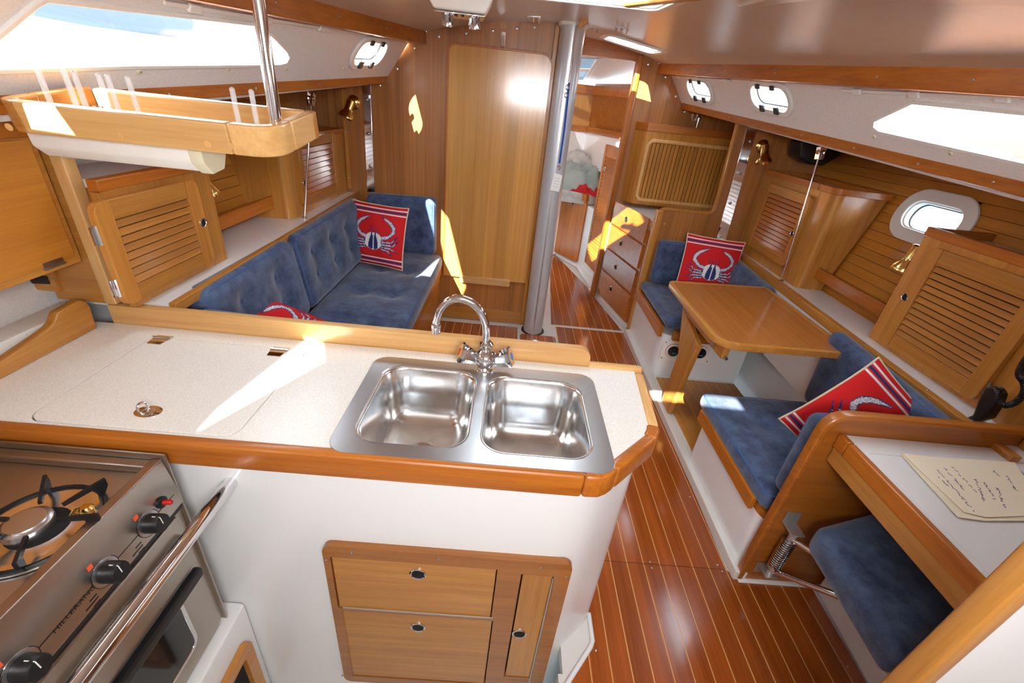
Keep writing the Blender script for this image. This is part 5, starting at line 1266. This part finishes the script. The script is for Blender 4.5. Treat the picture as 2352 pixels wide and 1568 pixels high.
# notes on the desk
def note(lab, px, z, writing):
    c = [PZ(*p, z) for p in px]; o = mesh('note_sheet', *prism(c, (0, 0, .0012)), M['paper'], None); tag(o, lab, 'paper')
    return o, c
note('lower pale sheet showing under the handwritten note', ((2069, 1044), (2200, 1188), (2262, 1196), (2420, 1196), (2330, 1062)), NZ+.003, False)
pw, pc4 = note('cream sheet with handwritten notes on the chart table', ((2072, 1041), (2213, 1176), (2265, 1188), (2430, 1182), (2362, 1120), (2290, 1066)), NZ+.006, True)
def scribble(a, b, seed, amp=1):
    r_ = random.Random(seed); a, b = PZ(*a, NZ+.0076), PZ(*b, NZ+.0076); d = (b-a); L = d.length; d.normalize(); s_ = V((-d.y, d.x, 0)); g = []; x = 0; pts_ = []
    while x < L:
        pts_.append(a+d*x+s_*r_.uniform(-.004, .004)*amp); x += r_.uniform(.0015, .0035)
        if r_.random() < .10 and len(pts_) > 2: g.append(pts_); pts_ = []; x += .005
    if len(pts_) > 2: g.append(pts_)
    return join(*[tube(q_, .0006, 4) for q_ in g])
for k, (a, b) in enumerate((((2152, 1078), (2240, 1176)), ((2188, 1072), (2245, 1132)), ((2240, 1100), (2262, 1152)), ((2262, 1108), (2285, 1148)), ((2290, 1120), (2308, 1165)), ((2280, 1080), (2300, 1096)), ((2312, 1092), (2336, 1128)), ((2158, 1095), (2180, 1118)), ((2170, 1075), (2215, 1125)))):
    mesh('handwriting', *scribble(a, b, k), M['navyink'], pw)
# swing-out seat
ws_ = thing('swing_seat', 'swing-out blue navigator seat on a steel spring arm', 'seat', (1.25, .75, .30))
br0, br1 = PY(1822, 1205, PYn-.03), PY(1785, 1318, PYn-.03)
ax0, ax1 = PY(1813, 1240, PYn-.05), PY(1776, 1305, PYn-.05)
axis_ = V((ax0.x, ax0.y, 0))
zt_, zb_ = ax0.z+.01, ax1.z-.01
cxm = (ax0.x+ax1.x)/2
mesh('pivot', *tube([(cxm, ax0.y, zb_-.02), (cxm, ax0.y, zt_+.03)], .012, 14), M['stainless'], ws_, smooth=True)
hel = []
nt_ = 16
for k in range(nt_*10+1):
    an = 2*math.pi*k/10; hel.append(V((cxm+.020*math.cos(an), ax0.y+.020*math.sin(an), zb_+.015+(zt_-zb_-.02)*k/(nt_*10))))
mesh('spring', *tube(hel, .0034, 6), M['chrome'], ws_, smooth=True)
for z_, up_ in ((zt_+.035, 1), (zb_-.02, -1)):
    mesh('bracket', *join(box((cxm-.024, ax0.y-.02, z_-.004), (cxm+.024, PYn-.009, z_+.004)), box((cxm-.026, PYn-.014, min(z_, z_+.05*up_)), (cxm+.026, PYn-.009, max(z_, z_+.05*up_)))), M['stainless'], ws_, bev=.002)
SS = .455
cs_ = [PZ(*p, SS) for p in ((1872, 1206), (2040, 1163), (2210, 1400), (2075, 1520))]
ctr = sum(cs_, V((0, 0, 0)))/4
e1 = V((1.50, .42, zt_-.02)); 
mesh('arm', *tube([(cxm, ax0.y, zt_), V((cs_[0].x+.10, cs_[0].y-.08, SS-.115)), ctr+V((0, 0, -.115))], .011, 12), M['chrome'], ws_, smooth=True)
mesh('arm', *tube([(cxm, ax0.y, zb_), PZ(1950, 1378, SS-.17), ctr+V((0, -.06, -.13))], .011, 12), M['chrome'], ws_, smooth=True)
cb4 = [p+V((0, 0, -.105)) for p in (cs_[0], cs_[3], cs_[2], cs_[1])]
cq = mesh('seat_pad', *cushion(cb4, V((0, 0, .108)), .035, .010, (), 0, .05), M['suede'], ws_, smooth=True, flat_angle=math.radians(80))
pth = [(x, y) for x, y in rrect(.03, .04, .97, .96, .1, 4)]
mesh('piping', *tube([cush_point(cb4, (0, 0, 1), u_, v_, .096) for u_, v_ in pth], .0035, 6, closed=True), M['piping'], cq, smooth=True)
mesh('seat_back_loop', *tube(arc(PZ(2062, 1228, SS+.01), .035, 0, 360, 18, (.5, .5, 0), (0, 0, 1))[:-1], .006, 8, closed=True), M['black'], ws_, smooth=True)
# radio microphone with coiled lead
mc = thing('radio_microphone', 'black radio microphone with coiled lead hanging by the chart table', 'microphone', PX(2270, 960, 1.66))
XQ = 1.655
mp_ = [PX(*p, XQ) for p in ((2288, 890), (2310, 888), (2322, 905), (2312, 930), (2290, 962), (2262, 968), (2236, 962), (2258, 955), (2270, 925))]
MPl = Pl((XQ, 0, 0), (0, -1, 0), (0, 0, 1))
mesh('body', *slab(MPl, ccw([MPl.loc(p) for p in mp_]), .038, (), .002), M['black'], mc, bev=.008, seg=2)
ctl = smoothpath([PX(*p, XQ-.03) for p in ((2298, 890), (2292, 912), (2306, 930), (2330, 925), (2350, 905), (2352, 880), (2340, 860), (2348, 838), (2362, 818))], 5)
hl = []; n_ = len(ctl)
for i in range((n_-1)*8):
    f = i/8; k = int(f); p = ctl[k].lerp(ctl[min(k+1, n_-1)], f-k); t_ = (ctl[min(k+1, n_-1)]-ctl[k]).normalized(); nr = t_.orthogonal().normalized(); bn_ = t_.cross(nr); an = i*2*math.pi/7
    hl.append(p+(nr*math.cos(an)+bn_*math.sin(an))*.0075)
mesh('coiled_lead', *tube(hl, .0028, 5), M['black'], mc, smooth=True)
# near bulkhead end with wooden capping
YN = .43
ne = thing('companion_bulkhead', 'white bulkhead end with worn wooden capping aft of the chart table', 'panel', (1.1, YN, 0))
w0, w1 = PY(2352, 1246, YN-.02), PY(2030, 1568, YN-.02)
xw = (w0.x+w1.x)/2+.065
mesh('capping', *box((xw, YN-.02, -.004), (xw+.036, YN+.022, 1.62)), M['teakZ'], ne, bev=.010, seg=3)
mesh('panel', *box((xw+.034, YN-.016, -.004), (1.72, YN-.001, 1.62)), M['liner'], ne)
# ================================================================== passage and forward cabin
ch = thing('drawer_chest', 'chest of four wooden drawers angled into the passage', 'drawers', (1.0, 3.5, 0))
dA, dB = V((1.046, 3.172, 0)), V((.882, 3.900, 0))
DC = Pl(dA, dB-dA, (0, 0, 1))
if DC.n.x > 0: DC = Pl(dB, dA-dB, (0, 0, 1))
Ld = (dB-dA).length
ztc = .865
mesh('body', *prism([dA-DC.n*.012, dB-DC.n*.012, V((1.9, 3.9, 0)), V((1.9, 3.172, 0))], (0, 0, ztc)), M['liner'], ch, smooth=False)
fr = rrect(.055, .055, Ld-.035, ztc-.045, .02)
mesh('face_frame', *slab(DC, fr, .012, (), -.010), M['trimX'], ch, bev=.003)
mesh('top_fiddle', *slab(DC, [(.0, ztc-.022), (Ld, ztc-.022), (Ld, ztc+.022), (.0, ztc+.022)], .02, (), -.012), M['trimX'], ch, bev=.003)
kz = [PV(*p, dA, dB).z for p in ((1445, 505), (1431, 560), (1418, 613), (1406, 663))]
kx = [DC.loc(PV(*p, dA, dB))[0] for p in ((1445, 505), (1431, 560), (1418, 613), (1406, 663))]
dlt = (kz[0]-kz[3])/3
for i, z_ in enumerate(kz):
    d_ = mesh('drawer', *slab(DC, rrect(.085, z_-dlt*.46, Ld-.065, z_+dlt*.44, .004), .014, (), .003), M['trimX'], ch, bev=.003)
    finger_pull(DC, sum(kx)/4, z_, .017, d_, .025)
# tambour cabinet
tc_ = thing('tambour_cabinet', 'wooden cabinet with slatted tambour door and red-brown fiddle', 'cabinet', (1.4, 3.85, .87))
YT = 3.80
zt0, zt1 = PY(1640, 486, YT).z, PY(1485, 300, YT).z
xl = PY(1488, 300, YT).x
mesh('carcass', *prism([(xl, YT, zt0), (xl-.07, FW-.002, zt0), (1.95, FW-.002, zt0), (1.95, YT, zt0)], (0, 0, zt1-zt0)), M['teakZ'], tc_)
fz = PY(1485, 287, YT).z
mesh('fiddle', *prism([(xl-.004, YT-.006, zt1), (xl-.075, FW-.002, zt1), (1.95, FW-.002, zt1), (1.95, YT-.006, zt1)], (0, 0, .055)), M['trimX'], tc_, bev=.003)
TB = Pl((0, YT, 0), (1, 0, 0), (0, 0, 1))
q0, q1 = TB.loc(PY(1480, 312, YT)), TB.loc(PY(1655, 470, YT)); ql = TB.loc(PY(1478, 400, YT))
x0_, x1_, z0_, z1_ = q0[0]+.03, q1[0]-.02, TB.loc(PY(1555, 475, YT))[1]+.02, TB.loc(PY(1560, 322, YT))[1]-.01
tf = ccw(rrect(x0_, z0_, x1_, z1_, .06))
mesh('door_frame', *sweep2d(TB, tf, -.002, .024, .014, 0), M['lightZ'], tc_, bev=.005)
nsl = 22; first = None
for k in range(nsl):
    xa_ = x0_+.016+(x1_-x0_-.032)*k/nsl; wv = (x1_-x0_-.032)/nsl
    if first is None: first = mesh('slat', *prism([TB(xa_+.0015, z0_+.015, .001), TB(xa_+wv-.0015, z0_+.015, .001), TB(xa_+wv-.0045, z0_+.015, .007), TB(xa_+.0045, z0_+.015, .007)], (0, 0, z1_-z0_-.03)), M['teakZ'], tc_); xf = xa_
    else: inst(first, (xa_-xf, 0, 0), tc_)
mesh('slat_backing', *slab(TB, [(x0_+.012, z0_+.012), (x1_-.012, z0_+.012), (x1_-.012, z1_-.012), (x0_+.012, z1_-.012)], .001, (), .0002), M['caulkshade'], tc_)
mesh('pull', *slab(TB, [(x0_+.05, .5*(z0_+z1_)-.05), (x0_+.062, .5*(z0_+z1_)-.05), (x0_+.062, .5*(z0_+z1_)+.05), (x0_+.05, .5*(z0_+z1_)+.05)], .012, (), .007), M['teakZ'], tc_, bev=.003)
# cross beam over the doorway
bp = struct('trim_5', (.55, FW, 1.85))
BM = Pl((0, FW+.03, 0), (1, 0, 0), (0, 0, 1))
bb = [BM.loc(PY(*p, FW+.02)) for p in ((1330, 92), (1400, 104), (1475, 132), (1475, 148), (1450, 140), (1330, 126))]
bb = [(-.3, bb[0][1]+.03), (bb[0][0], bb[0][1]+.03), (bb[1][0], bb[1][1]+.04), (bb[2][0], bb[2][1]+.05), bb[3], bb[4], bb[5], (-.3, bb[5][1])]
mesh('beam', *slab(BM, ccw(bb), .03), M['trimX'], bp, bev=.003)
# forward cabin shell
fc_ = struct('wall_bow', (.5, 5.4, 0)); fcs = struct('wall_starboard_bow', (1, 4.6, 0)); fcc = struct('ceiling_bow', (.3, 4.9, 1.9)); fcp = struct('wall_port_bow', (-1.2, 4.4, 0)); fcq = struct('wall_passage', (.17, 3.5, 0))
K = PY(1352, 290, 5.35)
cx_ = K.x
fz_ = PY(1400, 205, 5.9).z
FDK = Pl((0, FW+.06, 1.92), (-1, 0, 0), (0, 5.9-FW-.06, fz_-1.92))
hq = [FDK.loc(onp(x, y, FDK.o, FDK.n)) for x, y in ((1300, 132), (1373, 132), (1338, 188), (1262, 184))]
mesh('foredeck', *slab(FDK, [(-1.8, 0), (1.2, 0), (1.2, 2.0), (-1.8, 2.0)], .02, [ccw(hq)], -.02), M['coach'], fcc)
mesh('bow_panel', *box((-1.2, 5.36, -.05), (cx_, 5.38, 1.75)), M['teakZ'], fc_)
hA, hB = V((cx_, 5.36, 0)), V((1.30, 3.96, 0))
mesh('hull_side', *prism([hA+V((0, 0, .2)), hB+V((0, 0, .2)), hB+V((.02, .02, .2)), hA+V((.02, .02, .2))], (0, 0, 1.6)), M['panel'], fcs)
zr = PY(1352, 290, 5.34).z
mesh('shelf_rail', *box((-.6, 5.33, zr-.06), (cx_, 5.358, zr)), M['trimX'], fc_, bev=.004)
mesh('shelf_rail', *join(prism([hA+V((-.03, -.03, zr-.06)), hB+V((-.10, 0, zr-.06)), hB+V((-.07, 0, zr-.06)), hA+V((0, 0, zr-.06))], (0, 0, .06))), M['trimX'], fcs, bev=.004)
mesh('deck_rail', *box((-.6, 5.33, PY(1352, 208, 5.34).z-.03), (cx_, 5.36, PY(1352, 208, 5.34).z+.05)), M['trimX'], fc_)
mesh('deck_rail', *join(prism([hA+V((-.02, -.02, PY(1352, 208, 5.34).z-.03)), hB+V((-.02, 0, 1.66)), hB+V((0, 0, 1.66)), hA+V((0, 0, PY(1352, 208, 5.34).z-.03))], (0, 0, .07))), M['trimX'], fcs)
mesh('white_lining', *box((-.6, 5.35, zr-.4), (cx_, 5.358, zr-.06)), M['coach'], fc_)
mesh('white_lining', *join(prism([hA+V((-.012, -.012, zr-.4)), hB+V((-.08, 0, zr-.4)), hB+V((-.07, 0, zr-.4)), hA+V((-.002, -.002, zr-.4))], (0, 0, .34))), M['coach'], fcs)
mesh('port_side', *box((-1.2, BK+.03, -.05), (-1.15, 5.35, 1.9)), M['coach'], fcp)
mesh('passage_side', *box((.165, BK+.024, -.05), (.185, 3.96, 1.94)), M['veneer'], fcq)
# forward hatch in the foredeck: a bright slot
wn[0] += 1
fh = struct('window_%d' % wn[0], (.5, 4.6, 1.8), 'forward cabin hatch seen beside the mast')
mesh('hatch_trim', *sweep2d(FDK, ccw(hq), .002, -.035, .012, -.004), M['white'], fh, bev=.003)
mesh('pane', *slab(FDK, ccw(hq), .005, (), -.025), M['smoke'], fh)
mesh('hatch_bar', *prism([FDK(*V(hq[0]).lerp(V(hq[1]), k).lerp(V(hq[3]).lerp(V(hq[2]), k), t_), -.012) for k, t_ in ((0, .42), (1, .42), (1, .52), (0, .52))], FDK.n*.01), M['white'], fh)
# berth
be = thing('forward_berth', 'white moulded forward berth with wooden locker door', 'berth', (.5, 4.9, 0))
b0, b1, b2 = PZ(1277, 588, .0), PZ(1322, 614, .0), PZ(1352, 660, .0)
zbt = PV(1335, 470, (b0.x, b0.y), (b1.x, b1.y)).z
mesh('berth_front', *prism([V((-.9, 5.05, 0)), V((b0.x+.0, b0.y+.04, 0)), V((b1.x+.03, b1.y+.05, 0)), V((b2.x+.10, b2.y+.02, 0)), V((1.12, 4.3, 0)), V((.80, 5.1, 0)), V((.66, 5.32, 0)), V((-.9, 5.32, 0))], (0, 0, zbt)), M['liner'], be, bev=.015)
mesh('floor_flange', *prism([b0, b1, b2, V((b2.x+.09, b2.y, 0)), V((b1.x+.06, b1.y+.05, 0)), V((b0.x, b0.y+.05, 0))], (0, 0, .03)), M['liner'], be, bev=.008)
A_, B_ = V((b0.x+.0, b0.y+.038, 0)), V((b1.x+.03, b1.y+.048, 0))
LD = Pl(A_, B_-A_, (0, 0, 1))
if LD.n.y > 0: LD = Pl(B_, A_-B_, (0, 0, 1))
ldl = [LD.loc(onp(*p, A_, LD.n)) for p in ((1345, 462), (1322, 604), (1270, 440), (1276, 575))]
xr_ = max(ldl[0][0], ldl[1][0]); zz0, zz1 = ldl[1][1]+.02, ldl[0][1]
Lb = (B_-A_).length
mesh('locker_door', *slab(LD, rrect(-.12, zz0, Lb-.01, zz1, .02), .02, (), .001), M['trimZ'], be, bev=.004)
mesh('locker_cap', *slab(LD, rrect(-.12, zz1+.005, Lb-.01, zz1+.07, .005), .04, (), .001), M['trimX'], be, bev=.004)
p_ = LD.loc(onp(1315, 468, A_, LD.n)); finger_pull(LD, Lb*.45, zz1-.06, .021, be, .018)
# bedding
def mound(name, label, cx0, cy0, rx, ry, z0, h, mat, seed, cat, n=26, fr=.25, rot=0):
    r_ = random.Random(seed); ph = [r_.uniform(0, 6) for _ in range(6)]; vs_, fs = [], []
    for i in range(n+1):
        for j in range(n+1):
            s, t = 2*i/n-1, 2*j/n-1; q = max(abs(s), abs(t)); l = math.hypot(s, t)
            if l > 1e-6: s2_, t2_ = s*q/l, t*q/l
            else: s2_, t2_ = 0, 0
            k = max(0, 1-q**4)
            z = h*k+(.022*math.sin(s*7+ph[0]+t*3)+.018*math.sin(t*11+ph[1]-s*4)+.010*math.sin(s*19+t*13+ph[2]))*min(1, (1-q)*4)
            x, y = s2_*rx, t2_*ry
            vs_.append(V((cx0+x*math.cos(rot)-y*math.sin(rot), cy0+x*math.sin(rot)+y*math.cos(rot), z0+max(0, z))))
    for i in range(n):
        for j in range(n): fs.append([i*(n+1)+j, (i+1)*(n+1)+j, (i+1)*(n+1)+j+1, i*(n+1)+j+1])
    bot = [i for i in range(n+1)]
    rim = [i*(n+1) for i in range(n+1)]+[n*(n+1)+j for j in range(1, n+1)]+[i*(n+1)+n for i in range(n-1, -1, -1)]+[j for j in range(n-1, 0, -1)]
    fs.append(rim)
    o = mesh(name, vs_, fs, M[mat], None, smooth=True, flat_angle=math.radians(70)); tag(o, label, cat); return o
bx_, by_ = PY(1330, 400, 5.0).x, 5.02
mt = mesh('mattress', *cushion([(-.4, 4.98, zbt+.003), (b1.x+.05, b1.y+.07, zbt+.003), (.92, 4.80, zbt+.003), (.55, 5.28, zbt+.003)], (0, 0, .10), .03, .01), M['ghost'], None, smooth=True, flat_angle=math.radians(80)); tag(mt, 'pale quilted mattress on the forward berth', 'mattress')
mound('red_blanket', 'red cloth lying on the forward berth mattress', bx_+.02, 4.93, .28, .12, zbt+.10, .07, 'redcloth', 3, 'blanket', rot=-.5)
mound('sail_bag', 'grey-green crumpled sail cloth heaped on the forward berth', bx_-.02, 5.04, .36, .19, zbt+.10, .25, 'sheet', 5, 'cloth', rot=-.35)
mound('white_bedding', 'white bedding heaped at the far end of the forward berth', bx_+.02, 5.20, .30, .09, zbt+.10, .36, 'ghost', 9, 'bedding', rot=-.3)
# louvred door standing open
lv = struct('door_1', (.84, 4.2, 0), 'open louvred door to the forward cabin')
A_, B_ = V((.925, 3.985, 0)), V((.845, 4.42, 0))
LV = Pl(A_, B_-A_, (0, 0, 1))
if LV.n.x > 0: LV = Pl(B_, A_-B_, (0, 0, 1))
Lw = (B_-A_).length; zl0, zl1 = .16, PV(1392, 330, A_, B_).z
mesh('stile', *slab(LV, rrect(0, zl0, .05, zl1, .02), .02), M['trimZ'], lv, bev=.004); mesh('stile', *slab(LV, rrect(Lw-.05, zl0, Lw, zl1, .02), .02), M['trimZ'], lv, bev=.004)
for a, b in ((zl0, zl0+.07), (zl1-.10, zl1)): mesh('rail', *slab(LV, [(.05, a), (Lw-.05, a), (Lw-.05, b), (.05, b)], .018), M['trimX'], lv)
first = None; nl = int((zl1-zl0-.17)/.032)
for k in range(nl):
    z_ = zl0+.07+k*.032
    if first is None: first = mesh('slat', *prism([LV(.05, z_, .016), LV(.05, z_+.036, .004), LV(.05, z_+.037, .008), LV(.05, z_, .020)], LV.u*(Lw-.1)), M['trimX'], lv)
    else: inst(first, (0, 0, k*.032), lv)
finger_pull(LV, Lw*.2, zl1-.2, .02, lv, .018)
# ================================================================== the marina outside
wtz = -.55
wv_ = mesh('water_surface', *box((-90, -60, wtz-.2), (90, 90, wtz)), M['water'], None); tag(wv_, 'harbour water around the boat', 'water', kind='stuff')
M['bhull'] = plain('neighbour_gelcoat', (230, 236, 240), .3); M['sailcover'] = plain('sail_cover', (62, 70, 80), .8); M['tan'] = plain('tan_canvas', (206, 186, 160), .8); M['redhull'] = plain('red_hull', (150, 50, 50), .4)
def boat(lab, x, y0, L, s, hullmat, covermat, free=1.35):
    t = thing('moored_yacht', lab, 'boat', (x, y0+L/2, wtz))
    n = 16; vs_, fs = [], []
    for i in range(n+1):
        k = i/n; wdt = 1.55*math.sin(math.pi*(.14+.86*k*.5 if k < .5 else .57+.43*(k-.5)*1.0))*(1 if k < .55 else max(.02, 1-((k-.55)/.45)**2)); sh_ = free+.25*(k-.4)**2*4*.5
        y = y0+L*k
        for dx, z in ((-wdt*.75, wtz), (-wdt, wtz+sh_*.75), (-wdt, wtz+sh_), (wdt, wtz+sh_), (wdt, wtz+sh_*.75), (wdt*.75, wtz)): vs_.append(V((x+dx, y, z)))
    for i in range(n):
        for k in range(5): fs.append([i*6+k, i*6+k+1, (i+1)*6+k+1, (i+1)*6+k])
    fs += [[0, 1, 2, 3, 4, 5], [n*6+k for k in range(6)][::-1]]
    mesh('hull', vs_, fs, M[hullmat], t, smooth=True)
    zd = wtz+free
    mesh('cabin', *prism([(x-.95, y0+L*.25, zd-.02), (x+.95, y0+L*.25, zd-.02), (x+.6, y0+L*.68, zd-.02), (x-.6, y0+L*.68, zd-.02)], (0, 0, .5)), M['bhull'], t, bev=.06)
    for k in range(3):
        yy = y0+L*(.33+.1*k)
        for sx in (-1, 1): 
            xx_ = x+sx*(.95-.35*((yy-(y0+L*.25))/(L*.43))); mesh('cabin_window', *box((xx_-.02, yy, zd+.16), (xx_+.02, yy+.5, zd+.36)), M['ovenglass'], t)
    mesh('mast', *tube([(x, y0+L*.58, zd+.4), (x, y0+L*.58, zd+12)], .09, 12), M['alu'], t, smooth=True)
    mesh('boom', *tube([(x, y0+L*.57, zd+.75), (x, y0+L*.20, zd+.75)], .07, 10), M['alu'], t)
    mesh('sail_cover', *tube([(x, y0+L*.565, zd+1.2), (x, y0+L*.54, zd+1.05), (x, y0+L*.38, zd+.95), (x, y0+L*.19, zd+.9)], [.10, .26, .22, .16], 12), M[covermat], t, smooth=True)
    for k in range(7):
        yy = y0+L*(.1+.12*k)
        for sx in (-1.4, 1.4): mesh('stanchion', *tube([(x+sx, yy, zd), (x+sx, yy, zd+.6)], .014, 6), M['steel'], t)
    return t
boat('white yacht with grey-blue sail cover moored off the port window', -5.2, 2.2, 10.5, -1, 'bhull', 'sailcover', 1.65)
boat('white yacht with tan sail cover moored behind the grey-blue covered yacht', -9.5, 12.0, 12, -1, 'bhull', 'tan', 1.9)
boat('white yacht with tan sail cover moored off the starboard window', 6.2, 3.0, 10, 1, 'bhull', 'tan', 1.5)
